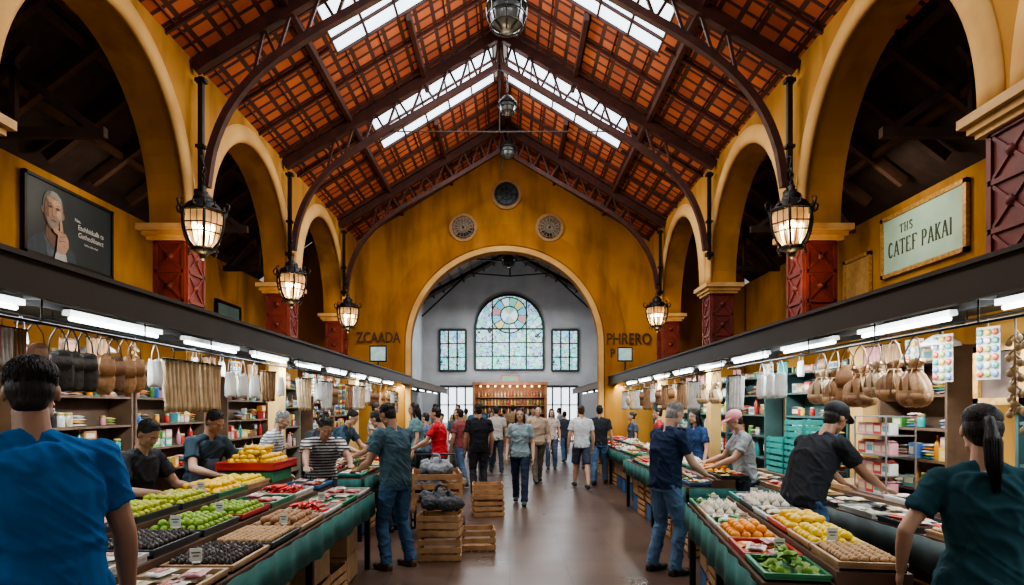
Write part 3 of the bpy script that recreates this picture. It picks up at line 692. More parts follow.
# ------------------------------------------------------------------ lights
def area(loc,sx,sy,p,c=(1,1,1),rot=(0,0,0),spread=pi):
    l=bpy.data.lights.new('area_light','AREA'); l.shape='RECTANGLE'; l.size=sx; l.size_y=sy; l.energy=p; l.color=c; l.spread=spread
    o=bpy.data.objects.new('area_light',l); COL.objects.link(o); o.location=loc; o.rotation_euler=rot; return o
def point(loc,p,c=(1,.75,.45),r=.08):
    l=bpy.data.lights.new('point_light','POINT'); l.energy=p; l.color=c; l.shadow_soft_size=r
    o=bpy.data.objects.new('point_light',l); COL.objects.link(o); o.location=loc; return o
for a,b in SKY+[(5.0,5.9)]:
    for sg in(-1,1):
        area((CX+sg*1.4,(a+b)/2,rz(1.4)-.22),2.3,.8,155,(.95,.96,1),(0,sg*.55,0))
area((0,23.5,6.7),5,10,500,(.95,.97,1))
area((0,29.4,4.6),6,3,130,(.9,.96,1),(-pi/2,0,0))
for x_ in(-.6,.6): area((x_,27,2.8),.8,.8,40,(.95,.97,1),(pi/2,0,0))
W=bpy.data.worlds.new('world'); bpy.context.scene.world=W; W.use_nodes=True
W.node_tree.nodes['Background'].inputs[0].default_value=(1,.92,.82,1); W.node_tree.nodes['Background'].inputs[1].default_value=.38

tubem=mat('tube_white',(.9,.97,1),em=9,emc=(.85,.97,1))
def canopy(sg,y0,y1,xf,xb,lab):
    L=y1-y0
    O=place('stall_canopy',None,(sg*xf,(y0+y1)/2,2.33),label=lab,cat='canopy')
    o=MB(); o.box((0,0,.12),(.06,L,.22)); o.box((-sg*.03,0,.225),(.05,L,.03)); o.box((-sg*.03,0,.01),(.04,L,.025)); place('fascia',o.mesh('fascia',fasc),parent=O)
    o=MB(); o.box((sg*(xb-xf)/2,0,.16),((xb-xf),L,.05)); 
    k=-L/2+.6
    while k<L/2: o.box((sg*(xb-xf)/2,k,.11),((xb-xf),.05,.07)); k+=1.2
    place('soffit',o.mesh('soffit',cmat((.12,.135,.135),.6,tag='soffit')),parent=O,label='grey panelled underside')
    o=MB(); o.box((sg*.45,0,.07),(.05,L,.05)); place('light_rail',o.mesh('light_rail',iron),parent=O)
canopy(-1,1.0,16.9,2.8,4.28,'long dark metal canopy over the row of stalls')
canopy(1,1.0,16.9,2.8,3.93,'long dark metal canopy over the row of stalls')
canopy(-1,17.6,28,2.95,4.28,'dark canopy over stalls in the far hall')
canopy(1,17.6,28,2.95,4.28,'dark canopy over stalls in the far hall')
def tubelamp(sg,y,x=3.20,l=1.15):
    O=place('fluorescent_lamp',None,(sg*x,y,2.36),label='white fluorescent tube lamp under the canopy',cat='lamp',group='canopy tube lamps')
    o=MB(); o.box((0,0,.01),(.06,l,.04)); place('housing',o.mesh('housing',white),parent=O)
    o=MB(); o.tube([(0,-l/2+.04,-.03),(0,l/2-.04,-.03)],.016,8); place('tube',o.mesh('tube',tubem),parent=O)
y=1.8
while y<16.5:
    for sg in(-1,1): tubelamp(sg,y)
    y+=1.55
y=1.7
while y<17:
    for sg in(-1,1):
        area((sg*3.16,y,2.28),.12,2.4,50,(.86,.97,1)); area((sg*3.0,y,2.30),.08,2.4,34,(.9,.97,1),(0,-sg*.9,0))
    y+=3.0
for y in(18.5,20.5,22.5,24.5,26.5):
    for sg in(-1,1): tubelamp(sg,y,3.3)

glow=mat('lantern_glass',(.90,.60,.28),(.70,.34,.10),em=1.15,emc=(1,.45,.12),scale=14,rough=.3)
bulbm=mat('lantern_bulb',(1,.9,.7),em=22,emc=(1,.82,.55))
def lantern(x,y,z,ztop):
    sc=(1.28,1.28,1.06); s=1.06
    O=place('hanging_lantern',None,(x,y,z),label='ornate black iron hexagonal lantern with glowing glass on a chain',cat='lantern',group='iron lanterns',scale=sc)
    PF=[(.105,-.27),(.150,-.20),(.182,-.10),(.200,.0),(.206,.08),(.200,.15)]
    g=MB()
    for k in range(6):
        a=pi/3*k+pi/40; b=a+pi/3-pi/20
        for (r0,z0_),(r1,z1_) in zip(PF,PF[1:]):
            r0*=.93; r1*=.93
            g.add([(r0*math.cos(a),r0*math.sin(a),z0_),(r0*math.cos(b),r0*math.sin(b),z0_),(r1*math.cos(b),r1*math.sin(b),z1_),(r1*math.cos(a),r1*math.sin(a),z1_)],[(0,1,2,3)])
    place('glass',g.mesh('glass',mat('lantern_amber',(.85,.62,.36),(.7,.45,.22),rough=.35,trans=.75,scale=10,em=.28,emc=(1,.5,.16)),False),parent=O,label='glowing warm glass panels')
    g=MB(); 
    for k in range(3): a=2.1*k; g.ell((.07*math.cos(a),.07*math.sin(a),-.03),(.026,.026,.055)); g.tube([(.07*math.cos(a),.07*math.sin(a),-.09),(.07*math.cos(a),.07*math.sin(a),-.2)],.012,6)
    place('bulb',g.mesh('bulb',bulbm),parent=O)
    g=MB()
    for k in range(6):
        a=pi/3*k; c,s_=math.cos(a),math.sin(a)
        g.tube([(r*c*1.02,r*s_*1.02,zz) for r,zz in PF],.0125,6)
        for fa in(1/3,2/3):
            a2=a+pi/3*fa; g.tube([(r*.90*math.cos(a2),r*.90*math.sin(a2),zz) for r,zz in PF],.0045,5)
        b=a+pi/3
        for r,zz in(PF[0],PF[2],PF[3],PF[5]): g.beam((r*c,r*s_,zz),(r*math.cos(b),r*math.sin(b),zz),.014,.014)
        # crown scrolls
        g.tube([(.20*c,.20*s_,.15),(.25*c,.25*s_,.18),(.265*c,.265*s_,.24),(.235*c,.235*s_,.275),(.215*c,.215*s_,.245)],[.013,.012,.010,.008,.005],6)
        am=a+pi/6; ca,sa=math.cos(am),math.sin(am)
        g.tube([(.185*ca,.185*sa,.16),(.195*ca,.195*sa,.21),(.19*ca,.19*sa,.27)],[.014,.012,.003],6); g.ell((.188*ca,.188*sa,.20),(.026,.026,.024))
        g.tube([(.11*c,.11*s_,-.27),(.15*c,.15*s_,-.31),(.14*c,.14*s_,-.35),(.11*c,.11*s_,-.34)],[.01,.009,.007,.004],6)
    g.tube([(.2*math.cos(2*pi*k/24),.2*math.sin(2*pi*k/24),.165) for k in range(25)],.016,6)
    place('frame',g.mesh('frame',iron),parent=O)
    g=MB(); g.lathe([(.200,.155),(.175,.20),(.155,.25),(.115,.285),(.08,.30),(.095,.325),(.085,.36),(.045,.40),(.028,.43),(.038,.46),(.01,.5)],12); place('roof',g.mesh('roof',iron),parent=O)
    g=MB(); g.lathe([(.11,-.27),(.12,-.29),(.06,-.33),(.03,-.36),(.035,-.385),(.008,-.42)],12); place('finial',g.mesh('finial',iron),parent=O)
    if (ztop-z)/s>.5:
        g=MB(); zz=.48; top_=(ztop-z)/s; i=0
        while zz<top_:
            a=(i%2)*pi/2; c,s_=math.cos(a),math.sin(a)
            g.tube([(c*.016*math.cos(t),s_*.016*math.cos(t),zz+.025+.032*math.sin(t)) for t in [2*pi*q/8 for q in range(9)]],.006,5); zz+=.048; i+=1
        place('chain',g.mesh('chain',iron),parent=O)
    point((x,y,z-.6),26,(1,.66,.32)); point((x,y,z-.02),5,(1,.62,.28),.03)
LP=[(-1,7.72,8.2,4.02,3.75),(-1,11.1,11.5,3.97,3.84),(-1,14.95,15.25,4.0,3.84),(1,7.75,8.2,4.05,3.84),(1,14.85,15.25,4.0,3.84)]
for sg,y,yp,z,xx in LP:
    x=CX+sg*xx; lantern(x,y,z,4.72); xe=sg*(3.98-xx)
    g=MB(); g.tube([(x,y,4.72),(x,y,4.78),(x+xe*.4,(y+yp)/2,4.84),(x+xe,yp-.05,4.80)],.014,8); g.tube([(x,y+.06,4.77),(x+xe*.4,y+.12,4.98),(x+xe,yp-.04,5.1)],.010,8)
    place('lantern_bracket',g.mesh('lantern_bracket',iron),label='curved black iron bracket holding a lantern',cat='bracket')
def pendant(y,z,s):
    O=place('pendant_lamp',None,(CX+.15,y,z),label='dark caged industrial pendant hung from the roof ridge',cat='lamp',group='ridge pendants',scale=s)
    g=MB(); g.lathe([(.05,.42),(.12,.40),(.2,.30),(.30,.18),(.31,.14),(.28,.14)],20); place('shade',g.mesh('shade',iron),parent=O)
    g=MB(); g.lathe([(.24,.13),(.26,.0),(.22,-.14),(.1,-.2),(.02,-.21)],20); place('globe',g.mesh('globe',cmat((.10,.11,.11),.3,tag='globe')),parent=O)
    g=MB()
    for k in range(8):
        a=pi/4*k; c,s_=math.cos(a),math.sin(a); g.tube([(.3*c,.3*s_,.14),(.29*c,.29*s_,0),(.24*c,.24*s_,-.15),(.1*c,.1*s_,-.23)],.014,5)
    for r,zz in((.29,0),(.24,-.15)): g.tube([(r*math.cos(2*pi*k/20),r*math.sin(2*pi*k/20),zz) for k in range(21)],.014,5)
    place('cage',g.mesh('cage',iron),parent=O)
    g=MB(); g.tube([(0,0,.4),(0,0,(8.8-z)/s)],.02,8); place('rod',g.mesh('rod',iron),parent=O)
pendant(9.0,7.55,1.0); pendant(11.85,7.6,.6); pendant(14.6,7.9,.65)
pendant(22,7.0,.8)
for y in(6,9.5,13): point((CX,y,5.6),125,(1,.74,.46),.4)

# ------------------------------------------------------------------ posters
def framed(name,x,y,z,w_,h_,sg,frm,back,lab,cat,fw=.07):
    O=place(name,None,(x,y,z),Euler((pi/2,0,sg*-pi/2)),label=lab,cat=cat)
    o=MB(); o.box((0,0,0),(w_,h_,.03)); place('panel',o.mesh('panel',back),parent=O)
    o=MB()
    for s_ in(-1,1): o.box((s_*w_/2,0,.01),(fw,h_+fw,.06)); o.box((0,s_*h_/2,.01),(w_+fw,fw,.06))
    place('frame',o.mesh('frame',frm),parent=O); return O
gold=mat('gilt',(.60,.36,.11),(.35,.19,.06),rough=.4,metal=.3,scale=20)
Pp=framed('wall_poster',-6.86,9.38,4.47,1.85,1.12,-1,iron,mat('poster_dark',(.020,.030,.036),(.011,.015,.018),rough=.5,scale=1.5),'dark portrait poster of a grey-haired man touching his chin','poster',.045)
LZ=[.016]
def flat(name,polys,c,em=0):
    o=MB()
    for pts in polys: o.prism([(a,b,LZ[0]) for a,b in pts],(0,0,.0015))
    LZ[0]+=.0018
    place(name,o.mesh(name,cmat(c,.7,tag='print',scale=14)),parent=Pp)
hx,hy=-.40,.16
E=lambda cx,cy,a,b,n=24,t0=0,t1=2*pi:[(cx+a*math.cos(t0+(t1-t0)*k/n),cy+b*math.sin(t0+(t1-t0)*k/n)) for k in range(n+(0 if t1-t0>6 else 1))]
def headshape(cx,cy,w,h):
    pts=[(0,1),(.35,.96),(.66,.82),(.88,.58),(.97,.28),(.98,0),(.93,-.28),(.82,-.55),(.62,-.8),(.36,-.95),(0,-1)]
    return [(cx+a*w,cy+b*h) for a,b in pts]+[(cx-a*w,cy+b*h) for a,b in pts[-2:0:-1]]
flat('printed_suit',[[(-.91,-.55),(.10,-.55),(.06,-.38),(-.10,-.27),(-.26,-.20),(-.56,-.20),(-.74,-.28),(-.86,-.38)]],(.040,.058,.08))
flat('printed_lapel',[[(-.50,-.55),(-.30,-.55),(-.22,-.22),(-.40,-.42),(-.58,-.22)]],(.08,.11,.14))
flat('printed_neck',[[(-.52,-.02),(-.28,-.02),(-.26,-.24),(-.40,-.40),(-.55,-.24)]],(.15,.085,.06))
flat('printed_ear',[E(hx-.198,hy-.03,.03,.055,12),E(hx+.198,hy-.03,.03,.055,12)],(.26,.15,.11))
flat('printed_hair',[headshape(hx,hy+.01,.205,.285)],(.15,.15,.155))
flat('printed_hairlight',[[(hx-.08,hy+.20),(hx-.04,hy+.285),(hx+.06,hy+.285),(hx+.15,hy+.22),(hx+.17,hy+.12),(hx+.10,hy+.19)]],(.28,.28,.28))
flat('printed_face',[[(hx+(x-hx)*.92,min(y,hy+.185)) for x,y in headshape(hx,hy-.02,.196,.262)]],(.40,.24,.17))
flat('printed_light',[E(hx+.05,hy+.11,.095,.06,14),E(hx+.10,hy-.03,.055,.06,12)],(.50,.32,.23))
flat('printed_shadow',[[(hx-.175,hy+.05),(hx-.14,hy+.17),(hx-.09,hy+.10),(hx-.10,hy-.02),(hx-.08,hy-.14),(hx-.05,hy-.26),(hx-.12,hy-.22),(hx-.165,hy-.12)]],(.19,.105,.07))
flat('printed_stubble',[[(hx-.14,hy-.13),(hx-.05,hy-.09),(hx+.05,hy-.09),(hx+.14,hy-.13),(hx+.10,hy-.22),(hx+.04,hy-.27),(hx-.04,hy-.27),(hx-.10,hy-.22)]],(.25,.20,.175))
flat('printed_mouth',[E(hx,hy-.150,.055,.012,12)],(.15,.06,.055))
flat('printed_nose',[[(hx-.012,hy+.06),(hx+.016,hy+.06),(hx+.034,hy-.07),(hx+.0,hy-.085),(hx-.034,hy-.07)]],(.46,.29,.21))
flat('printed_sockets',[E(hx-.075,hy+.045,.045,.022,12),E(hx+.075,hy+.045,.045,.022,12),[(hx-.034,hy-.07),(hx,hy-.092),(hx+.034,hy-.07),(hx,hy-.078)]],(.19,.11,.075))
flat('printed_eyes',[E(hx-.073,hy+.042,.026,.010,10),E(hx+.077,hy+.042,.026,.010,10),[(hx-.125,hy+.08),(hx-.08,hy+.10),(hx-.03,hy+.085),(hx-.08,hy+.088)],[(hx+.125,hy+.08),(hx+.08,hy+.10),(hx+.03,hy+.085),(hx+.08,hy+.088)]],(.04,.03,.025))
flat('printed_cuff',[[(-.40,-.55),(-.14,-.55),(-.17,-.44),(-.37,-.44)]],(.45,.47,.48))
flat('printed_hand',[[(-.36,-.45),(-.19,-.45),(-.11,-.32),(-.12,-.20),(-.17,-.13),(-.22,-.12),(-.25,.03),(-.28,.04),(-.30,.01),(-.29,-.12),(-.38,-.09),(-.43,-.11),(-.42,-.15),(-.33,-.19),(-.35,-.3)]],(.42,.26,.185))
flat('printed_knuckles',[[(-.30,-.2),(-.20,-.17),(-.20,-.178),(-.30,-.21)],[(-.31,-.26),(-.17,-.24),(-.17,-.248),(-.31,-.27)],[(-.29,-.12),(-.22,-.12),(-.22,-.127),(-.29,-.128)]],(.18,.10,.07))
wt=cmat((.62,.62,.60),.6,tag='lettering')
text('Nes.',.075,wt,(.12,.17,.02),(0,0,0),Pp,ext=.002)
text('Etehhitkalh ts',.115,wt,(.42,.07,.02),(0,0,0),Pp,ext=.002,sx=.95)
text('Gathedibanct',.115,wt,(.42,-.05,.02),(0,0,0),Pp,ext=.002,sx=.95)
text('Sathe olma thet',.05,wt,(.42,-.17,.02),(0,0,0),Pp,ext=.002)
Ps=framed('wall_sign',6.66,9.72,4.50,1.95,1.0,1,gold,mat('sign_sage',(.40,.56,.45),(.32,.47,.37),rough=.6,scale=2),'pale green cafe sign in a gilt frame','sign')
sd=cmat((.08,.09,.055),.5,tag='lettering')
# serif capitals built from strokes (thick stems, thin hairlines, bracket serifs)
GL={'C':[('arc',.5,.5,.42,.5,.75,5.53)],'A':[('s',.08,0,.46,1,.5),('s',.92,0,.50,1,1),('s',.24,.34,.76,.34,.5),('f',.08,0),('f',.92,0)],
    'T':[('s',.5,0,.5,1,1),('s',.02,.98,.98,.98,.5),('s',.02,.98,.02,.84,.5),('s',.98,.98,.98,.84,.5),('f',.5,0)],
    'E':[('s',.2,0,.2,1,1),('s',.08,.98,.85,.98,.5),('s',.08,.02,.88,.02,.5),('s',.2,.52,.66,.52,.5),('s',.85,.98,.85,.84,.5),('s',.88,.02,.88,.18,.5)],
    'F':[('s',.2,0,.2,1,1),('s',.08,.98,.85,.98,.5),('s',.2,.52,.66,.52,.5),('s',.85,.98,.85,.84,.5),('f',.2,0)],
    'P':[('s',.2,0,.2,1,1),('s',.08,.98,.5,.98,.5),('s',.2,.47,.5,.47,.5),('arc',.5,.725,.34,.255,-1.57,1.57),('f',.2,0)],
    'K':[('s',.2,0,.2,1,1),('s',.2,.42,.82,1,.5),('s',.38,.58,.86,0,1),('f',.2,0),('f',.2,.98),('f',.84,0),('f',.82,.98)],
    'I':[('s',.5,0,.5,1,1),('f',.5,0),('f',.5,.98)],
    'H':[('s',.18,0,.18,1,1),('s',.82,0,.82,1,1),('s',.18,.5,.82,.5,.5),('f',.18,0),('f',.82,0),('f',.18,.98),('f',.82,.98)],
    'S':[('pl',[(.82,.80),(.70,.95),(.48,1.0),(.26,.93),(.18,.76),(.28,.60),(.52,.50),(.76,.38),(.84,.22),(.72,.06),(.48,0),(.24,.05),(.14,.20)])]}
def serif(s,h,w_,x0,y0,gap,t=.11):
    o=MB(); x=x0
    def seg(a,b,k): 
        if (V(a)-V(b)).length>1e-5: o.beam((a[0],a[1],.022),(b[0],b[1],.022),t*h*k,.006)
    for ch in s:
        if ch==' ': x+=w_*.6; continue
        ww=w_*(.45 if ch=='I' else 1)
        P_=lambda u,v:(x+u*ww,y0+v*h)
        for st in GL[ch]:
            if st[0]=='s': seg(P_(st[1],st[2]),P_(st[3],st[4]),st[5])
            elif st[0]=='f': seg((P_(st[1],0)[0]-.15*w_,y0+st[2]*h+.01*h),(P_(st[1],0)[0]+.15*w_,y0+st[2]*h+.01*h),.5)
            elif st[0]=='arc':
                pts=[P_(st[1]+st[3]*math.cos(st[5]+(st[6]-st[5])*k/14),st[2]+st[4]*math.sin(st[5]+(st[6]-st[5])*k/14)) for k in range(15)]
                for k in range(14): seg(pts[k],pts[k+1],.55+.55*math.sin(pi*(k+.5)/14))
            else:
                pts=[P_(*p) for p in st[1]]
                for k in range(len(pts)-1): seg(pts[k],pts[k+1],.6+.5*math.sin(pi*(k+.5)/(len(pts)-1)))
        x+=ww+gap
    place('lettering',o.mesh('lettering',sd),parent=Ps)
serif('CATEF PAKAI',.25,.125,-.80,-.20,.028)
serif('THS',.14,.095,-.50,.16,.025)
framed('wall_picture',6.66,11.5,4.1,.8,.9,1,gold,cmat((.5,.3,.1),tag='pic'),'small ochre framed picture beside the sign','picture')
for x,y,z,w_,h_,sg in((-6.86,12.4,4.0,.8,1.0,-1),(-6.86,14.6,3.7,1.2,1.0,-1),(6.66,13.8,3.9,1.0,.9,1),(-6.86,7.6,4.4,.7,1.0,-1)):
    framed('wall_picture',x,y,z,w_,h_,sg,iron,cmat((.12,.22,.22),tag='pic'),'dark framed notice on the aisle wall','picture')
for x,y,z in((-2.72,12.4,2.80),(2.72,14.2,2.95)):
    O=place('hanging_sign',None,(x,y,z),label='small pale information screen mounted above the canopy',cat='sign')
    o=MB(); o.box((0,0,0),(.36,.05,.34)); place('housing',o.mesh('housing',iron),parent=O)
    o=MB(); o.box((0,-.028,0),(.30,.01,.28)); place('screen',o.mesh('screen',mat('screen_pale',(.4,.6,.6),(.25,.4,.45),em=.3,scale=12)),parent=O)
    o=MB(); o.beam((0,.0,-.16),(0,0,-.23 if z<2.9 else -.37),.03,.03); place('bracket',o.mesh('bracket',iron),parent=O)
for y_ in(9.5,): 
    area((-5.6,y_,5.0),1.2,.3,14,(1,.9,.75),(0,.9,0)); area((5.4,y_,5.0),1.2,.3,20,(1,.9,.75),(0,-.9,0))  # unseen area lights added to brighten the wall poster and sign

# ------------------------------------------------------------------ goods prototypes
PROTO={}; REC=[]
def proto(key,name,mb,m,label,cat,parts=()):
    o=bpy.data.objects.new(name,mb.mesh(name,m)); o['label']=label; o['category']=cat
    PROTO[key]=(o,[ (n,x.mesh(n,mm)) for n,x,mm in parts]); 
def put(key,loc,rot=0,scale=None,group=None,label=None):
    o,parts=PROTO[key]; n=o.copy(); COL.objects.link(n); n.location=loc; REC.append(n)
    n.rotation_euler=rot if isinstance(rot,(tuple,Euler)) else (0,0,rot)
    if scale: n.scale=(scale,)*3 if not isinstance(scale,tuple) else scale
    if group: n['group']=group
    if label: n['label']=label
    for nm,me in parts:
        k=bpy.data.objects.new(nm,me); k.parent=n; COL.objects.link(k)
    return n
def sph(prof,n=12): m=MB(); m.lathe(prof,n); return m
def fruit(r,e=1.0,tip=0,dim=0):
    p=[]
    for k in range(0,10):
        a=pi*k/9; rr=r*math.sin(a)+.0008; z=-r*e*math.cos(a)
        if tip and k in(0,9): z*=1+tip
        if dim and k in(0,9): z*=1-dim
        p.append((rr,z))
    return p
m=MB(); m.lathe(fruit(.032,1.35),12)
for i,p in enumerate(m.v): m.v[i]=(p[0]+.25*p[2]*p[2]/.05*.3,p[1]*.85,p[2])
proto('mango','mango',m,cmat((.84,.52,.01),.4,scale=12,tag='mango'),'ripe yellow mango on the fruit display','mango')
green=cmat((.05,.16,.02),.6,tag='stem')
proto('lime','lime',sph(fruit(.024,1.12,.18)),cmat((.22,.38,.015),.35,scale=20,tag='lime'),'green lime in a display tray','lime')
proto('pear','green_pear',sph([(.001,-.024),(.017,-.024),(.025,-.010),(.024,.004),(.016,.020),(.010,.030),(.005,.035),(.001,.036)]),cmat((.46,.50,.03),.4,tag='pear'),'yellow-green pear in a display tray','pear')
proto('fig','dark_fig',sph([(.001,-.018),(.012,-.018),(.019,-.006),(.018,.005),(.010,.016),(.004,.022),(.001,.025)]),cmat((.035,.022,.020),.4,tag='fig'),'dark olive-coloured fig in a display tray','fig')
m=MB(); m.lathe(fruit(.019,1.15,.1),9)
for i,p in enumerate(m.v): k=1+.1*math.sin(i*2.4); m.v[i]=(p[0]*k,p[1]*k,p[2])
proto('nut','walnut',m,cmat((.46,.28,.13),.7,scale=30,bump=.3,tag='nut'),'brown walnut in a display tray','nut')
proto('tomato','tomato',sph(fruit(.026,.82,0,.3)),cmat((.58,.03,.012),.3,tag='tomato'),'red tomato in a display tray','tomato')
proto('orange','orange',sph(fruit(.031,.96,0,.12)),cmat((.84,.30,.01),.45,scale=30,tag='orange'),'orange fruit in a display tray','orange')
proto('lemon','yellow_lemon',sph(fruit(.026,1.2,.2)),cmat((.86,.62,.015),.4,tag='lemon'),'yellow lemon in a display tray','lemon')
proto('onion','white_onion',sph([(.001,-.031),(.018,-.027),(.032,-.01),(.032,.006),(.018,.024),(.007,.033),(.004,.046)]),cmat((.72,.66,.54),.4,tag='onion'),'white onion in a display tray','onion')
proto('potato','brown_potato',sph(fruit(.026,1.3)),cmat((.36,.20,.10),.8,scale=25,tag='potato'),'brown root vegetable in a display tray','vegetable')
m=MB(); pts=[(.0,-.09,0),(.006,-.05,.004),(.010,0,.006),(.006,.05,.004),(-.004,.085,0)]; m.tube(pts,[.002,.009,.012,.011,.006],8)
q=MB(); q.tube([(-.004,.085,0),(-.007,.095,.003),(-.013,.11,.008)],[.006,.003,.0025],6)
proto('chilli','red_chilli',m,cmat((.58,.02,.015),.3,tag='chilli'),'long red chilli in a display tray','chilli',[('stem',q,green)])
m=MB()
for k in range(9):
    a=2*pi*k/9; r=.05; c,s_=math.cos(a),math.sin(a); t=V((-s_,c,0))
    base=V((c*.008,s_*.008,0)); mid=V((c*r*.7,s_*r*.7,.03)); tip=V((c*r*1.1,s_*r*1.1,.018+.02*(k%2)))
    m.add([base-t*.006,base+t*.006,mid+t*.03,tip+t*.018,tip-t*.018,mid-t*.03,V((c*.03,s_*.03,.028))],[(0,1,6),(1,2,6),(2,3,6),(3,4,6),(4,5,6),(5,0,6)],True)
m.lathe([(.012,0),(.025,.02),(.018,.045),(.002,.055)],8)
proto('lettuce','lettuce_head',m,cmat((.19,.35,.04),.6,tag='lettuce'),'leafy green lettuce head on the stand','lettuce')
proto('cabbage','pale_cabbage',m,cmat((.55,.61,.38),.6,tag='cabbage'),'pale green leafy cabbage on the stand','cabbage')
def pillow(w_,l_,h_):
    m=MB(); n=6; top_=[];bot=[]
    for j in range(n+1):
        for i in range(n+1):
            u=i/n*2-1; v=j/n*2-1; b=(1-u**4)*(1-v**4); 
            top_.append(V((u*w_/2*(1-.06*(1-abs(v))*abs(u)),v*l_/2,h_*.5+.5*h_*b+.004*math.sin(i*3+j*2)*b))); bot.append(V((u*w_/2,v*l_/2,h_*.5-.5*h_*b)))
    vs=top_+bot; o_=(n+1)**2; fs=[]
    for j in range(n):
        for i in range(n):
            a=j*(n+1)+i; fs.append((a,a+1,a+n+2,a+n+1)); fs.append((o_+a,o_+a+n+1,o_+a+n+2,o_+a+1))
    for i in range(n): 
        fs.append((i,o_+i,o_+i+1,i+1)); a=n*(n+1)+i; fs.append((a,a+1,o_+a+1,o_+a)); a=i*(n+1); fs.append((a,a+n+1,o_+a+n+1,o_+a)); a=a+n; fs.append((a,o_+a,o_+a+n+1,a+n+1))
    m.add(vs,fs,True); return m
pc=[('red',(.5,.04,.03)),('white',(.58,.56,.51)),('pink',(.55,.25,.27)),('brown',(.3,.14,.06)),('yellow',(.65,.44,.07)),('teal',(.05,.28,.27)),('cream',(.52,.42,.29)),('black',(.04,.035,.035)),('green',(.08,.28,.06)),('blue',(.05,.14,.38)),('orange',(.72,.27,.03))]
for nm,c in pc:
    m=pillow(.11,.15,.026); q=MB(); q.box((0,0,.0265),(.06,.07,.002))
    proto('packet_'+nm,'%s_packet'%nm,m,cmat(c,.35,scale=14,tag='packet'),'%s plastic food packet laid on the counter'%nm,'packet',[('paper_label',q,cmat((.72,.66,.5) if nm!='white' else (.4,.1,.08),tag='paper'))])
    m=MB(); m.box((0,0,.05),(.11,.075,.10)); q=MB(); q.box((0,-.0385,.05),(.08,.002,.05)); q.box((-.0,0,.101),(.1,.02,.002))
    proto('box_'+nm,'%s_carton'%nm,m,cmat(c,.5,tag='carton'),'small %s carton on a shelf'%nm,'carton',[('printed_label',q,cmat((.6,.5,.33) if nm not in('white','cream') else (.1,.25,.3),tag='paper'))])
    m=sph([(.03,0),(.033,.004),(.033,.075),(.026,.09),(.026,.095)],12); q=sph([(.029,.093),(.029,.112),(.027,.115)],12)
    proto('jar_'+nm,'%s_jar'%nm,m,cmat(c,.15,tag='jar'),'glass jar of %s preserves on a shelf'%nm,'jar',[('lid',q,cmat((.5,.4,.15),.35,tag='lid'))])
    m=sph([(.028,0),(.03,.005),(.03,.13),(.022,.16),(.011,.18),(.011,.215)],12); q=sph([(.013,.21),(.013,.235)],10)
    proto('bottle_'+nm,'%s_bottle'%nm,m,cmat(tuple(x*.8 for x in c),.12,tag='bottle'),'%s bottle standing on a shelf'%nm,'bottle',[('bottle_cap',q,cmat((.6,.1,.06),.35,tag='lid'))])
CN=[n for n,_ in pc]
def openbox(w_,l_,h_,t=.012,rim=True):
    m=MB(); m.box((0,0,t/2),(w_,l_,t))
    for s_ in(-1,1):
        m.box((s_*(w_/2-t/2),0,h_/2),(t,l_,h_)); m.box((0,s_*(l_/2-t/2),h_/2),(w_-2*t,t,h_))
        if rim: m.box((s_*(w_/2),0,h_-.008),(t*1.2,l_+t,.016)); m.box((0,s_*(l_/2),h_-.008),(w_,t*1.2,.016))
    return m
def slatcrate(w_,l_,h_):
    m=MB(); 
    for k in range(5): m.box((-w_/2+w_*(k+.5)/5,0,.008),(w_/5*.8,l_,.012))
    for a in(-1,1):
        for b in(-1,1): m.box((a*(w_/2-.02),b*(l_/2-.02),h_/2),(.03,.03,h_))
    nS=3
    for k in range(nS):
        z=h_*(k+.5)/nS
        for a in(-1,1): m.box((a*(w_/2),0,z),(.012,l_+.02,h_/nS*.66)); m.box((0,a*(l_/2),z),(w_,.012,h_/nS*.66))
    return m
for nm,c in(('black',(.03,.03,.035)),('green',(.03,.20,.09)),('red',(.45,.035,.03)),('cardboard',(.40,.25,.13)),('white',(.52,.52,.49)),('blue',(.04,.14,.3)),('teal',(.03,.28,.25))):
    proto('tray_'+nm,'%s_tray'%nm,openbox(.38,.47,.045),cmat(c,.5,tag='tray'),'shallow %s display tray on the counter'%nm,'tray')
    proto('stray_'+nm,'%s_tray'%nm,openbox(.31,.40,.045),cmat(c,.5,tag='tray'),'shallow %s display tray on the stall'%nm,'tray')
proto('bigtray','red_produce_crate',openbox(.56,.62,.09,.016),cmat((.50,.03,.03),.5,tag='tray'),'large red plastic crate heaped with mangoes','crate')
proto('crate','wooden_crate',slatcrate(.46,.36,.25),woodm,'slatted wooden fruit crate on the floor','crate')
proto('carton_big','cardboard_carton',openbox(.44,.34,.26,.008,False),cmat((.36,.22,.11),.8,tag='cardboard'),'open cardboard carton stored under the counter','carton')
proto('tub','blue_plastic_crate',openbox(.44,.34,.24,.014),cmat((.03,.10,.24),.5,tag='tub'),'plastic storage crate under the counter','crate')
proto('tealcrate','teal_plastic_crate',slatcrate(.44,.30,.22),cmat((.03,.28,.25),.45,tag='tub'),'slotted teal plastic crate stacked inside the stall','crate')
m=MB(); m.box((0,0,.05),(.06,.004,.07)); m.box((0,.012,.008),(.04,.03,.006))
q=MB(); q.box((0,-.003,.062),(.045,.002,.007)); q.box((0,-.003,.045),(.03,.002,.006))
proto('card','price_card',m,cmat((.66,.65,.58),tag='card'),'small white price card stuck among the goods','price card',[('marking',q,cmat((.1,.1,.1),tag='ink'))])

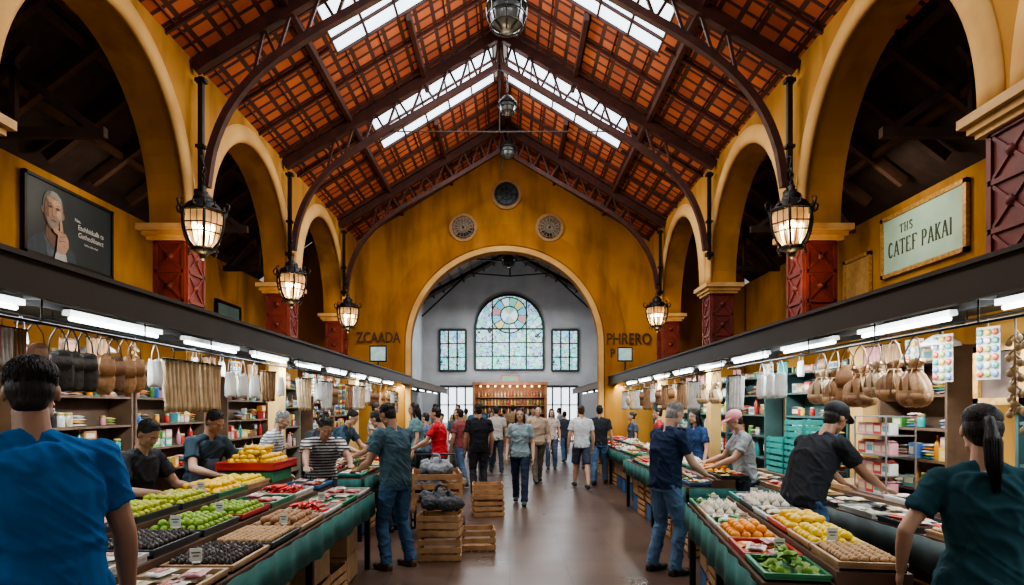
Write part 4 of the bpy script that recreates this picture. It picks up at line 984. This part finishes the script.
def fill(kind,cx,cy,z,w_,l_,grp,pyramid=0):
    if kind=='chilli':
        for k in range(40):
            put('chilli',(cx+R.uniform(-.36,.36)*w_,cy+R.uniform(-.25,.25)*l_,z+.013+.018*(k//10)),R.uniform(-.5,.5)+(pi if k%2 else 0),group=grp)
        return
    if kind.startswith('packs'):
        cols=kind[6:].split(',') if ':' in kind else CN
        nx=max(1,int(w_/.115)); ny=max(1,int(l_/.15))
        for layer in(0,1):
            for i in range(nx):
                for j in range(ny):
                    if layer==1 and R.random()<.25: continue
                    put('packet_'+R.choice(cols),(cx+(i-(nx-1)/2)*w_/nx+R.uniform(-.006,.006),cy+(j-(ny-1)/2)*l_/ny,z+.001+layer*.028),R.uniform(-.25,.25)*(layer+.3),group=grp)
        return
    sp={'mango':(.068,.045),'lime':(.052,.03),'pear':(.054,.03),'fig':(.041,.02),'nut':(.041,.02),'tomato':(.056,.023),'orange':(.066,.031),'lemon':(.057,.03),'onion':(.067,.032),'potato':(.060,.028),'lettuce':(.11,.0),'cabbage':(.11,0)}[kind]
    d,h=sp; nx=int(w_/d); ny=int(l_/d)
    if kind in('lime','pear','lemon') : nx=min(nx,6); ny=min(ny,7)
    dx=w_/nx; dy=l_/ny
    def one(x,y,zz):
        if kind in('mango',): rot=(pi/2+R.uniform(-.3,.3),R.uniform(-.3,.3),R.uniform(0,6)); hh=.032
        elif kind in('lime','lemon','potato','nut'): rot=(pi/2,0,R.uniform(0,6)); hh=h*.92
        elif kind=='pear': rot=(pi/2+R.uniform(-.5,.2),0,R.uniform(0,6)); hh=h*.9
        else: rot=(R.uniform(-.3,.3),R.uniform(-.3,.3),R.uniform(0,6)); hh=h
        put(kind,(x,y,zz+hh),rot,R.uniform(.92,1.06),group=grp)
    skip=kind in('fig','nut')
    for i in range(nx):
        for j in range(ny): one(cx+(i-(nx-1)/2)*dx,cy+(j-(ny-1)/2)*dy,z+(.018 if skip else 0))
    if skip: return
    for L_ in range(1,2+pyramid):
        for i in range(nx-L_):
            for j in range(ny-L_): 
                if R.random()<.92: one(cx+(i-(nx-1-L_)/2)*dx,cy+(j-(ny-1-L_)/2)*dy,z+d*.60*L_)
GN={'mango':'mangoes','lime':'limes','pear':'pears','fig':'figs','nut':'walnuts','tomato':'tomatoes','orange':'oranges','lemon':'lemons','onion':'onions','potato':'root vegetables','lettuce':'lettuces','cabbage':'cabbages','chilli':'chillies'}
def tray(kind,col,cx,cy,z,small=False):
    key=('stray_' if small else 'tray_')+col
    put(key,(cx,cy,z+.001)); w_,l_=(.28,.37) if small else (.345,.435)
    fill(kind,cx,cy,z+.014,w_,l_,'%s in trays'%GN.get(kind.split(':')[0],'food packets'))

def counter(x0,x1,y0,y1,steps,label,cloth=teal,under=True,zs=.56):
    sg=1 if x1>x0 else -1; wx=abs(x1-x0); cy=(y0+y1)/2; L=y1-y0
    O=place('market_counter',None,((x0+x1)/2,cy,0),label=label,cat='counter'); REC.append(O)
    o=MB(); n=len(steps)
    for i,z in enumerate(steps):
        xa=x0+sg*wx*i/n; xb=x0+sg*wx*(i+1)/n
        zb=.72; o.box(((xa+xb)/2-(x0+x1)/2,0,(z+zb)/2),(wx/n,L,z-zb))
    place('top',o.mesh('top',woodd),parent=O)
    o=MB(); N=int(L/.06); rr=[]
    for i in range(N+1):
        y=-L/2+L*i/N; off=.012*math.sin(i*1.3); X=x0-(x0+x1)/2-sg*(.02+off*.8); zb=zs+.03*abs(math.sin(y*4.2))
        rr.append([V((X,y,.795)),V((X-sg*.012,y,zb)),V((X-sg*.02,y,zb)),V((X-sg*.008,y,.795))])
    o.loft(rr,True,True)
    for e in(-1,1):
        rr=[]
        for i in range(13):
            x=-wx/2+wx*i/12; Y=e*(L/2+.015+.01*math.sin(i*1.7)); rr.append([V((x,Y,.79)),V((x,Y+e*.01,zs)),V((x,Y+e*.018,zs)),V((x,Y+e*.008,.79))])
        o.loft(rr,True,True)
    place('skirt',o.mesh('skirt',cloth),parent=O,label='short hanging cloth skirt')
    for a in(-1,1):
        for b in(-1,0,1):
            o=MB(); o.box((a*(wx/2-.04),b*(L/2-.05),.36),(.05,.05,.72)); place('leg',o.mesh('leg',iron),parent=O)
    if under:
        y=y0+.30
        while y<y1-.26:
            k=R.choice(['crate','carton_big','tub','crate']); x=x0+sg*.26
            if abs(y-cy)>.24:
                put(k,(x,y,.002),R.uniform(-.05,.05)+pi/2,group='storage under the counters')
                if R.random()<.75: put(R.choice(['crate','carton_big']),(x,y,.265),R.uniform(-.05,.05)+pi/2,group='storage under the counters')
            y+=.49
    return O
counter(-1.45,-2.71,2.62,6.32,[.80,.88,.96],'long stepped market counter full of fruit trays')
A=[['packs:white,pink,cream','fig','nut','potato','chilli','packs:red,white','packs:red,brown,white'],
   ['packs:pink,white','fig','lime','lime','packs:red,pink','chilli','packs:red,yellow,white'],
   ['lemon','packs:pink,white','pear','pear','mango','lemon','mango']]
Acol=[['cardboard','cardboard','black','cardboard','white','green','white'],['white','black','black','red','green','white','blue'],['green','black','black','black','green','cardboard','red']]
for r in range(3):
    for c in range(7):
        x=-1.45-.21-.42*r; y=2.62+.27+.527*c
        if r==2 and c>=6: continue
        if r==1 and c==6: x+=.03
        tray(A[r][c],Acol[r][c],x,y,[.80,.88,.96][r])
o=MB(); o.box((0,0,.05),(.46,.50,.1)); place('display_riser',o.mesh('display_riser',cmat((.03,.20,.09),tag='tray')),(-2.52,6.03,.961),label='green plastic crate used as a riser under the mangoes',cat='crate')
put('bigtray',(-2.55,6.08,1.063)); fill('mango',-2.55,6.08,1.083,.50,.56,'mangoes heaped in the red crate',3)
for c in range(7):
    for r in range(3):
        if R.random()<.4 and not (r==2 and c==6): put('card',(-1.45-.12-.42*r-R.uniform(0,.1),2.62+.04+.527*c,[.80,.88,.96][r]+.05),R.uniform(-.3,.3))

REC.clear()
counter(1.27,1.97,3.02,5.62,[.80,.87],'island produce counter with a teal skirt')
B=[['lettuce','packs:white,pink,orange','orange','packs:white,green','onion','cabbage'],['nut','lemon','mango','packs:white,cream,green','onion','packs:white,pink,red']]
Bc=[['green','red','cardboard','white','cardboard','green'],['cardboard','cardboard','red','white','black','teal']]
for r in range(2):
    for c in range(6): tray(B[r][c],Bc[r][c],1.27+.175+.35*r,3.02+.22+.43*c,[.80,.87][r],True)
for c in range(6):
    for r in range(2):
        if R.random()<.5: put('card',(1.27+.13+.35*r+R.uniform(0,.1),3.02+.005+.43*c,[.80,.87][r]+.05),R.uniform(-.3,.3))
th=-.148; piv=V((1.27,3.02,0)); rm=Matrix.Rotation(th,3,'Z')
for o in REC:
    o.location=piv+rm@(V(o.location)-piv); e=o.rotation_euler.copy(); e.z+=th; o.rotation_euler=e
REC.clear()
counter(2.86,3.64,3.05,8.0,[.80,.88],'long packets table with dark skirt',cloth=cmat((.03,.05,.05),.7,tag='skirt'),under=False)
for r in range(2):
    for c in range(9):
        yy=3.05+.3+.545*c
        if r==1 and (5.0<yy<6.05 or 6.6<yy): continue
        k=R.choice(['packs:brown,cream,white','packs:white,cream,green','packs:brown,black,cream','packs:red,brown,white','packs:cream,yellow,white','nut'])
        tray(k,R.choice(['black','cardboard','white']),2.86+.195+.39*r,yy,[.80,.88][r])
def stallrow(x0,x1,y0,y1,lab):
    counter(x0,x1,y0,y1,[.80,.88],lab); n=int((y1-y0)/.46); sg=1 if x1>x0 else -1
    for c in range(n):
        for r in range(2):
            k=R.choice(['orange','tomato','lettuce','onion','potato','cabbage','packs','packs:red,yellow','packs:white,cream','packs:brown,white'])
            tray(k,R.choice(['black','cardboard','green','red','white','blue','teal']),x0+sg*(.18+.35*r),y0+.24+.455*c,[.80,.88][r],True)
stallrow(-1.85,-2.56,7.5,10.8,'stepped market counter with mixed produce')
stallrow(-1.95,-2.66,11.2,15.9,'stepped market counter with mixed packets and produce')
stallrow(1.98,2.5,6.65,10.3,'stepped produce counter with a teal skirt')
stallrow(2.2,2.86,10.8,15.9,'stepped produce counter with crates of vegetables')
for sg in(-1,1):
    counter(sg*2.6,sg*3.3,18,27.5,[.80,.88],'long stall counter in the far hall',under=False)
    for c in range(18):
        put('box_'+R.choice(CN),(sg*2.8,18.3+.5*c,.801),R.uniform(-.3,.3),2.0,'cartons on the far counters'); put('jar_'+R.choice(CN),(sg*3.1,18.4+.5*c,.881),0,2,'jars on the far counters')

for i,(x,y,z,r) in enumerate(((-.78,6.72,0,.05),(-.78,6.72,.262,-.05),(-.42,7.2,0,.1),(-1.1,9.1,0,.1),(-1.1,9.1,.262,0),(-.35,9.4,0,.2),(-.35,9.4,.262,.1))):
    put('crate',(x,y,z+.002),r,group='wooden crates stacked in the aisle')
sackm=mat('dark_sack',(.05,.055,.065),(.02,.022,.028),rough=.75,scale=9,bump=.8)
def sack(x,y,z,s,c,lab,seed):
    rr=random.Random(seed); m=MB()
    for k in range(11):
        a=k*2.4; rad=.035*math.sqrt(k); m.ell((rad*math.cos(a)*1.6,rad*math.sin(a)*1.2,.07+.05*(k%3==0)+rr.uniform(0,.03)),(.075,.065,.065))
    m.tube([(.1,0,.14),(.06,0,.25),(-.03,.02,.26),(-.08,.02,.14)],.012,6)
    place('cloth_bag',voxel(m,'cloth_bag',c,.010,1,wr=.014,wsc=12),(x,y,z),rr.uniform(-1,1),label=lab,cat='bag',scale=s)
sack(-.78,6.72,.52,1.15,sackm,'lumpy dark cloth bag resting on the wooden crates',1)
K=place('hand_cart',None,(-.98,8.0,0),.15,label='wooden hand cart with wheels loaded with bagged goods',cat='cart')
o=MB()
for k in range(6): o.box((-.27+.108*k,0,.45),(.09,.75,.02))
for a in(-1,1):
    o.box((a*.3,0,.41),(.05,.8,.06)); 
    for zz in(.56,.68,.80): o.box((a*.31,0,zz),(.018,.75,.07)); 
    for b in(-1,1): o.box((a*.3,b*.36,.6),(.04,.04,.5))
for zz in(.56,.68,.80): o.box((0,.375,zz),(.6,.018,.07)); o.box((0,-.375,zz),(.6,.018,.07))
place('body',o.mesh('body',woodm),parent=K)
for a in(-1,1):
    for b in(-1,1):
        o=MB(); x_=a*.34
        o.tube([(x_,b*.27+.13*math.cos(2*pi*k/20),.145+.13*math.sin(2*pi*k/20)) for k in range(21)],.018,6)
        for k in range(4): aa=pi*k/4; o.beam((x_,b*.27-.12*math.cos(aa),.145-.12*math.sin(aa)),(x_,b*.27+.12*math.cos(aa),.145+.12*math.sin(aa)),.012,.012)
        o.beam((x_-a*.06,b*.27,.145),(x_+a*.01,b*.27,.145),.03,.03); place('wheel',o.mesh('wheel',iron),parent=K)
    o=MB(); o.beam((a*.28,.27,.14),(a*.28,.27,.42),.03,.03); o.beam((a*.28,-.27,.14),(a*.28,-.27,.42),.03,.03); place('leg',o.mesh('leg',iron),parent=K)
o=MB(); o.tube([(-.28,.38,.8),(-.28,.55,1.02),(.28,.55,1.02),(.28,.38,.8)],.016,8); place('handle',o.mesh('handle',iron),parent=K)
sack(-1.1,7.85,.55,1.2,sackm,'lumpy dark cloth bag loaded on the cart',2)
sack(-.88,8.1,.56,1.25,mat('brown_sack',(.26,.16,.08),(.16,.09,.05),rough=.9,scale=9,bump=.6),'lumpy brown sack loaded on the cart',3)
sack(-1.0,8.0,.78,1.1,mat('grey_sack',(.22,.24,.26),(.14,.15,.17),rough=.9,scale=9,bump=.6),'lumpy grey cloth bag on top of the cart load',4)

# ------------------------------------------------------------------ shelves behind the stalls
panel=mat('stall_panel_teal',(.035,.08,.077),(.02,.05,.048),rough=.7,scale=3)
panel2=mat('stall_panel_cream',(.16,.14,.11),(.11,.095,.07),rough=.7,scale=3)
woodl=mat('shelf_wood',(.12,.065,.035),(.07,.037,.02),rough=.7,scale=5)
def shelf(sg,y,w_=1.5,style=0):
    xw=(CX-HW+.12) if sg<0 else (CX+HW-.12)
    O=place('shelf_unit',None,(xw,y,0),label='%s shelf unit stocked with jars, cartons and packets'%['dark teal','cream','brown wooden'][style],cat='shelf',group='stall shelf units')
    pm=[panel,panel2,woodl][style]
    o=MB(); o.box((sg*.13,0,1.12),(.02,w_,2.2))
    for a in(-1,1): o.box((0,a*(w_/2-.015),1.12),(.26,.03,2.2))
    place('carcass',o.mesh('carcass',pm),parent=O)
    ZS_=[(.95,1.27,1.58,1.88,2.14),(.95,1.33,1.70,2.05),(.95,1.22,1.50,1.80,2.10)][style]
    for z in (.5,)+ZS_:
        o=MB(); o.box((0,0,z-.012),(.25,w_-.06,.024)); place('shelf_board',o.mesh('shelf_board',pm if style!=1 else woodl),parent=O)
    for zi,z in enumerate(ZS_):
        yy=-w_/2+.09; gap=(ZS_[zi+1]-z) if zi+1<len(ZS_) else 2.24-z
        while yy<w_/2-.08:
            kd=R.choice([['box_','jar_','bottle_','box_','gap','packet_'],['bottle_','jar_','jar_','box_','packet_'],['box_','bottle_','packet_','jar_','gap']][style]); sc=R.uniform(.8,1.4)
            if gap<.16 and kd!='jar_': kd='box_'
            if gap<.16: sc=min(sc,gap/.125)
            if kd=='bottle_': sc=min(sc,gap/.26)
            if kd=='packet_':
                for q_ in range(R.randint(2,6)): put('packet_'+R.choice(CN),(xw-sg*.04,y+yy,z+.001+.027*q_),R.uniform(-.35,.35),1,'goods on the stall shelves')
            elif kd!='gap':
                put(kd+R.choice(CN),(xw-sg*.045,y+yy,z+.001),(pi/2 if sg<0 else -pi/2)+R.uniform(-.4,.4),sc,'goods on the stall shelves')
                if kd=='box_' and gap>.27 and R.random()<.6: put('box_'+R.choice(CN),(xw-sg*.045,y+yy,z+.002+.103*sc),(pi/2 if sg<0 else -pi/2)+R.uniform(-.3,.3),(sc,sc,.9),'goods on the stall shelves')
            yy+=(.125*sc if kd in('box_','packet_','gap') else .085*sc)+(.04 if kd=='packet_' else 0)
si=0
for bi,(a,b) in enumerate(zip(YP,YP[1:])):
    for sg in(-1,1):
        c=(a+b)/2
        for d in(-.77,.77):
            si+=1
            if bi==1 and sg==1 and d<0: shelf(sg,5.55,.95,2)
            else: shelf(sg,c+d,1.5,[0,2,1,0,0,2,2,0][si%8])
for x,y in((-3.36,8.65),(3.74,6.34),(-3.36,12.9),(3.36,9.9),(3.36,13.2)):
    O=place('stall_pillar',None,(x,y,0),label='square ochre pillar between stalls under the canopy',cat='pillar',group='stall pillars')
    o=MB(); o.box((0,0,1.2),(.16,.24,2.4)); o.box((0,0,.07),(.20,.28,.14)); o.box((0,0,2.32),(.19,.28,.06)); place('shaft',o.mesh('shaft',ochre2),parent=O)
O=place('display_stand',None,(3.46,5.55,.882),label='open dark wire stand holding pink and white cartons',cat='stand')
o=MB()
for a in(-1,1):
    for b in(-1,1): o.box((a*.13,b*.24,.36),(.012,.012,.72))
for z in(.0,.18,.36,.54,.71): o.box((0,0,z+.01),(.27,.49,.010))
place('frame',o.mesh('frame',cmat((.16,.14,.13),tag='wire')),parent=O)
for z in(.018,.198,.378,.558):
    for k in range(4):
        put('box_'+['pink','white','red','pink'][(k+int(z*10))%4],(3.40,5.55-.18+.12*k,.882+z),-pi/2,1.05,'cartons on the display stand')
        if z<.5: put('packet_'+['pink','red','white','pink'][(k+int(z*10))%4],(3.40,5.55-.18+.12*k,.882+z+.108),0,.8,'packets on the display stand')
for x,y,z in((3.44,6.95,.882),(3.44,6.95,1.105),(3.44,6.95,1.33),(3.44,7.45,.882),(3.44,7.45,1.105)): put('tealcrate',(x,y,z),pi/2,group='teal crates')
framed('wall_picture',3.655,4.45,1.93,.42,.40,1,gold,cmat((.12,.07,.05),tag='pic'),'small dark picture in a gilt frame hung above the stall','picture',.05)

# ------------------------------------------------------------------ hanging goods
def rail(sg,y0,y1,x=2.98,z=2.22):
    O=place('hanging_rail',None,(sg*x,(y0+y1)/2,z),label='thin steel rail under the canopy holding goods',cat='rail',group='canopy rails')
    o=MB(); L=y1-y0; o.tube([(0,-L/2,0),(0,L/2,0)],.010,8)
    for k in range(int(L)+1): yy=-L/2+.05+k*(L-.1)/max(1,int(L)); o.tube([(0,yy,0),(0,yy,.2)],.006,6)
    place('rod',o.mesh('rod',iron),parent=O)
for sg in(-1,1): rail(sg,1.6,8.2); rail(sg,8.4,15.8); rail(sg,1.6,15.8,3.56,2.36)
def bagmesh(w_,h_,d_,shape='tote'):
    m=MB(); rr=[]
    prof={'tote':[(0,.8,.9),(.08,.95,1),(.5,1,.9),(.9,.9,.45),(1,.85,.3)],
          'pouch':[(0,.50,.5),(.04,.80,.8),(.16,.98,1.0),(.34,1,1.0),(.50,.88,.85),(.64,.62,.62),(.74,.34,.4),(.80,.22,.28),(.87,.36,.4),(.95,.56,.48),(1,.62,.5)],
          'hobo':[(0,.45,.6),(.1,.85,1),(.35,1,1),(.7,.8,.6),(1,.55,.25)]}[shape]
    N=32
    for i,(t,a,b) in enumerate(prof):
        z=-h_+h_*t; amp=(.05+.18*t) if shape=='pouch' else .05
        rr.append([V((b*d_/2*math.cos(q)*(1+amp*math.sin(8*q+i*.3)),a*w_/2*math.sin(q)*(1+amp*math.sin(8*q+i*.3)),z+.014*math.sin(3*q+i))) for q in [2*pi*k/N for k in range(N)]])
    m.loft(rr,True,True); return m
def handle(w_,h_,r=.008,dx=.0):
    q=MB(); q.tube([(dx,-w_/2,-.01),(dx,-w_*.42,h_*.5),(dx*.3,-w_*.12,h_*.95),(0,0,h_),(dx*.3,w_*.12,h_*.95),(dx,w_*.42,h_*.5),(dx,w_/2,-.01)],r,6); return q
lea=lambda c:cmat(c,.6,scale=16,bump=.5,tag='leather')
def flap(w_,h_,d_):
    q=MB(); q.loft([[V((-d_/2*1.08-.004,w_/2*math.sin(a)*k,-.04-h_*t)) for a in [(-1.2+2.4*i/8) for i in range(9)]]+[V((-d_/2*1.08+.004,w_/2*math.sin(a)*k,-.04-h_*t)) for a in [(1.2-2.4*i/8) for i in range(9)]] for t,k in((0,.8),(.3,.95),(.5,.7))],True,True); return q
proto('hb_black','black_handbag',bagmesh(.22,.30,.07),lea((.03,.027,.027)),'black leather handbag hanging from the rail','handbag',[('handle',handle(.14,.18,.006),lea((.02,.018,.018))),('flap',flap(.20,.2,.07),lea((.04,.035,.035)))])
proto('hb_tan','tan_handbag',bagmesh(.24,.34,.07,'hobo'),lea((.42,.23,.105)),'tan leather shoulder bag hanging from the rail','handbag',[('handle',handle(.13,.16,.006),lea((.16,.08,.04))),('flap',flap(.20,.3,.07),lea((.34,.18,.08)))])
proto('hb_brown','brown_handbag',bagmesh(.22,.30,.07),lea((.17,.085,.045)),'brown leather handbag hanging from the rail','handbag',[('handle',handle(.15,.17,.006),lea((.08,.04,.02))),('flap',flap(.20,.24,.07),lea((.24,.12,.06)))])
def strings(h_):
    q=MB()
    for sg in(-1,1): q.tube([(-.03,sg*.035,-.07),(-.02,sg*.06,.04),(0,sg*.03,h_*.8),(0,0,h_)],.006,6)
    q.tube([(.035*math.cos(t),.045*math.sin(t),-.065) for t in [2*pi*k/14 for k in range(15)]],.010,6)
    for sg in(-1,1): q.tube([(-.045,sg*.02,-.065),(-.09,sg*.03,-.12),(-.085,sg*.035,-.21)],[.005,.005,.012],6)
    return q
def patch(w_,h_,d_):
    q=MB(); rr=[]
    for t,a,b in((.0,.52,.52),(.04,.83,.83),(.16,1.01,1.03),(.28,1.03,1.05)): 
        rr.append([V((b*d_/2*math.cos(q_)*(1+.06*math.sin(8*q_)),a*w_/2*math.sin(q_)*(1+.06*math.sin(8*q_)),-h_+h_*t-.002)) for q_ in [2*pi*k/32 for k in range(32)]])
    q.loft(rr,True,True); return q
proto('pouch','tan_pouch_bag',bagmesh(.25,.32,.10,'pouch'),lea((.48,.28,.145)),'tan leather drawstring pouch bag hanging from the rail','pouch bag',[('drawstring',strings(.17),lea((.25,.13,.06))),('base_patch',patch(.25,.32,.10),lea((.30,.15,.07)))])
proto('pouch2','cream_pouch_bag',bagmesh(.23,.29,.10,'pouch'),lea((.58,.44,.29)),'cream drawstring pouch bag hanging from the rail','pouch bag',[('drawstring',strings(.17),lea((.3,.2,.12))),('base_patch',patch(.23,.29,.10),lea((.45,.28,.15)))])
proto('pouch3','brown_pouch_bag',bagmesh(.24,.30,.10,'pouch'),lea((.30,.16,.08)),'brown drawstring pouch bag hanging from the rail','pouch bag',[('drawstring',strings(.17),lea((.55,.4,.25))),('base_patch',patch(.24,.30,.10),lea((.46,.27,.13)))])
proto('wbag','white_paper_bag',bagmesh(.15,.26,.09),cmat((.66,.68,.68),.7,tag='paperbag'),'white paper bag hanging from the rail','paper bag',[('handle',handle(.08,.15,.004),white)])
def clothm(w_,h_):
    m=MB(); rr=[];n=30
    for t in range(9):
        z=-h_*t/8; row=[V((.022*math.sin(k*1.1+.3*t*math.sin(k))*(.4+t/8),-w_/2*(1-.15*t/8)+w_*(1-.15*t/8)*k/n,z+.01*math.sin(k*.7)*(t==8))) for k in range(n+1)]
        rr.append(row+[p+V((.008,0,0)) for p in row[::-1]])
    m.loft(rr,True,True); return m
q=MB(); q.tube([(.0,-.15,.0),(.0,.15,.0)],.01,6); q.tube([(0,0,0),(0,0,.08),(.02,0,.1)],.004,5)
cl=lambda c:cmat(c,.9,scale=10,bump=.2,tag='textile')
for nm,c in(('beige',(.56,.42,.27)),('white',(.56,.56,.54)),('pink',(.5,.22,.22)),('teal',(.06,.22,.22)),('red',(.40,.05,.05)),('brown',(.26,.15,.08))):
    proto('cloth_'+nm,'%s_towel'%nm,clothm(.28,.46),cl(c),'%s folded textile hanging from the rail'%nm,'textile',[('hanger',q,iron)])
m=MB()
for k in range(16):
    a=k*2.2; m.ell((.03*math.cos(a),.03*math.sin(a),-.032*k-.02),(.022,.022,.025),None,8,6)
    m.tube([(.03*math.cos(a),.03*math.sin(a),-.032*k),(.0,.0,-.032*k+.04)],[.01,.004],5)
m.tube([(0,0,-.5),(0,0,.1)],.008,6)
proto('braid','garlic_braid',m,cmat((.44,.31,.17),.7,tag='braid'),'braided string of garlic hanging from the rail','garlic braid')
m=MB(); cols_=[(.5,.1,.05),(.6,.4,.05),(.1,.30,.27),(.55,.5,.42),(.15,.25,.5),(.3,.4,.1)]
m.box((0,0,-.28),(.008,.24,.56)); 
for i in range(6):
    for j in range(3):
        m.ell((-.018,-.078+.078*j,-.06-.088*i),(.018,.034,.038),None,10,6,1+(i*2+j)%6)
m.tube([(0,0,0),(0,0,.1)],.004,5,0)
proto('strip','snack_display_card',m,[cmat((.40,.38,.32),tag='card')]+[cmat(c,.35,tag='snack') for c in cols_],'hanging display card with rows of coloured packets','display card')
def hang(key,sg,y,x=2.98,z=2.21,drop=.17,rot=0,scale=None):
    s_=scale or 1
    put(key,(sg*x,y,z-drop*s_),rot+(pi if sg<0 else 0),scale,group='goods hanging from the canopy rail')
DR={'hb_tan':.16,'wbag':.15,'hb_brown':.17,'hb_black':.18,'pouch2':.17,'pouch':.17,'pouch3':.17}
for k,y,sc in [('cloth_pink',3.42,.5),('cloth_white',3.52,.5),('cloth_brown',3.62,.5),('hb_brown',3.76,.75),('hb_black',3.96,.85),('hb_black',4.08,.85),('hb_black',4.20,.85),('hb_tan',4.40,.85),('hb_brown',4.52,.85),('hb_tan',4.64,.85),('hb_tan',4.76,.8),('wbag',5.04,.85),('cloth_beige',5.32,1),('cloth_beige',5.55,1),('cloth_beige',5.78,1),('cloth_beige',6.0,1),('wbag',6.4,1),('wbag',6.7,1),('wbag',7.0,1),('cloth_brown',7.4,.8),('wbag',7.8,.9)]: hang(k,-1,y,drop=DR.get(k,.1),rot=R.uniform(-.2,.2)-.35,scale=sc)
for k,y,sc in [('braid',3.30,1),('braid',3.42,1.1),('braid',3.54,.95),('pouch',4.42,1.05),('pouch3',4.66,1),('pouch2',4.88,.95),('pouch',5.10,1.05),('hb_tan',5.30,1),('pouch3',5.50,1.1),('pouch2',5.74,1.05),('wbag',6.6,1),('wbag',6.85,1),('wbag',7.1,1),('cloth_white',7.9,1)]: hang(k,1,y,drop=DR.get(k,.1),rot=R.uniform(-.3,.3)+.5,scale=sc)
for sg in(-1,1):
    y=8.7
    while y<15.6:
        k=R.choice(['hb_tan','wbag','cloth_beige','strip','hb_brown','wbag','pouch2','cloth_white','cloth_brown']); hang(k,sg,y,drop=DR.get(k,.1),rot=.5*sg); y+=R.uniform(.32,.7)
    y=3.2
    while y<15.5:
        k=R.choice(['strip','strip','cloth_pink','wbag','braid','strip','cloth_teal','hb_tan','hb_brown','cloth_brown'])
        if not any(abs(y-p)<.3 for p in (8.65,9.9,12.9,13.2,6.34)): hang(k,sg,y,x=3.56,z=2.355,drop=DR.get(k,.1),rot=.3*sg,scale=.7)
        y+=R.uniform(.28,.55)

# ------------------------------------------------------------------ kiosk at the end
K=place('kiosk',None,(0,29.0,0),label='brown timber kiosk with lit shelves of goods',cat='kiosk')
kw_=mat('kiosk_wood',(.24,.10,.035),(.15,.06,.022),rough=.6,scale=3)
o=MB(); o.box((0,.3,1.45),(3.5,.1,2.9)); 
for a in(-1,1): o.box((a*1.72,0,1.45),(.12,.7,2.9))
o.box((0,0,2.85),(3.6,.8,.14)); o.box((0,-.2,.5),(3.4,.4,1.0)); place('carcass',o.mesh('carcass',kw_),parent=K)
o=MB()
for k in range(9): o.ell((-1.4+.35*k,-.36,2.72),(.05,.03,.05))
place('light_bulbs',o.mesh('light_bulbs',mat('kiosk_glow',(1,.6,.25),em=5,emc=(1,.55,.2))),parent=K,label='row of small warm lights')
for z in(1.4,1.8,2.2): o=MB(); o.box((0,.05,z),(3.3,.36,.03)); place('shelf_board',o.mesh('shelf_board',kw_),parent=K)
for z in(1.01,1.42,1.82,2.22):
    for k in range(20): put(('bottle_' if z!=1.01 else 'jar_')+R.choice(['orange','yellow','red','brown','brown','white','green','cream']),(-1.5+.158*k,29.0 if z>1.1 else 28.8,z),0,1.2,'bottles on the kiosk shelves')
o=MB(); o.box((0,0,0),(.9,.06,.32)); S=place('kiosk_sign',o.mesh('kiosk_sign',cmat((.4,.05,.04),tag='signred')),(0,28.6,3.08),label='small red and green sign above the kiosk',cat='sign')
o=MB(); o.box((0,-.035,0),(.75,.01,.2)); place('sign_face',o.mesh('sign_face',cmat((.05,.25,.15),tag='sign')),parent=S)
for x_ in(-1,0,1): point((x_,28.55,2.45),12,(1,.62,.28),.1)

for x,y in((3.62,5.05),(-3.85,5.6)):
    O=place('pendant_lamp',None,(x,y,2.2),label='small white dome pendant lamp inside the stall',cat='lamp')
    g=MB(); g.lathe([(.03,.1),(.06,.09),(.14,.03),(.15,0),(.14,0)],20); place('shade',g.mesh('shade',white),parent=O)
    g=MB(); g.ell((0,0,.0),(.06,.06,.05)); place('bulb',g.mesh('bulb',mat('bulb',(1,.95,.85),em=8)),parent=O)
    g=MB(); g.tube([(0,0,.1),(0,0,.24)],.006,6); place('cord',g.mesh('cord',iron),parent=O)

# ------------------------------------------------------------------ camera
try: bpy.context.scene.view_settings.look='AgX - Medium High Contrast'
except Exception as e: print('look',e)
cam=bpy.data.cameras.new('camera'); co=bpy.data.objects.new('camera',cam); COL.objects.link(co)
co.location=(0,0,1.68); co.rotation_euler=(pi/2,0,0); cam.lens=21.09; cam.sensor_width=36; cam.shift_x=.002; cam.shift_y=.1128
cam.clip_start=.05
bpy.context.scene.camera=co
print('total',time.time()-T0,len(bpy.data.objects))
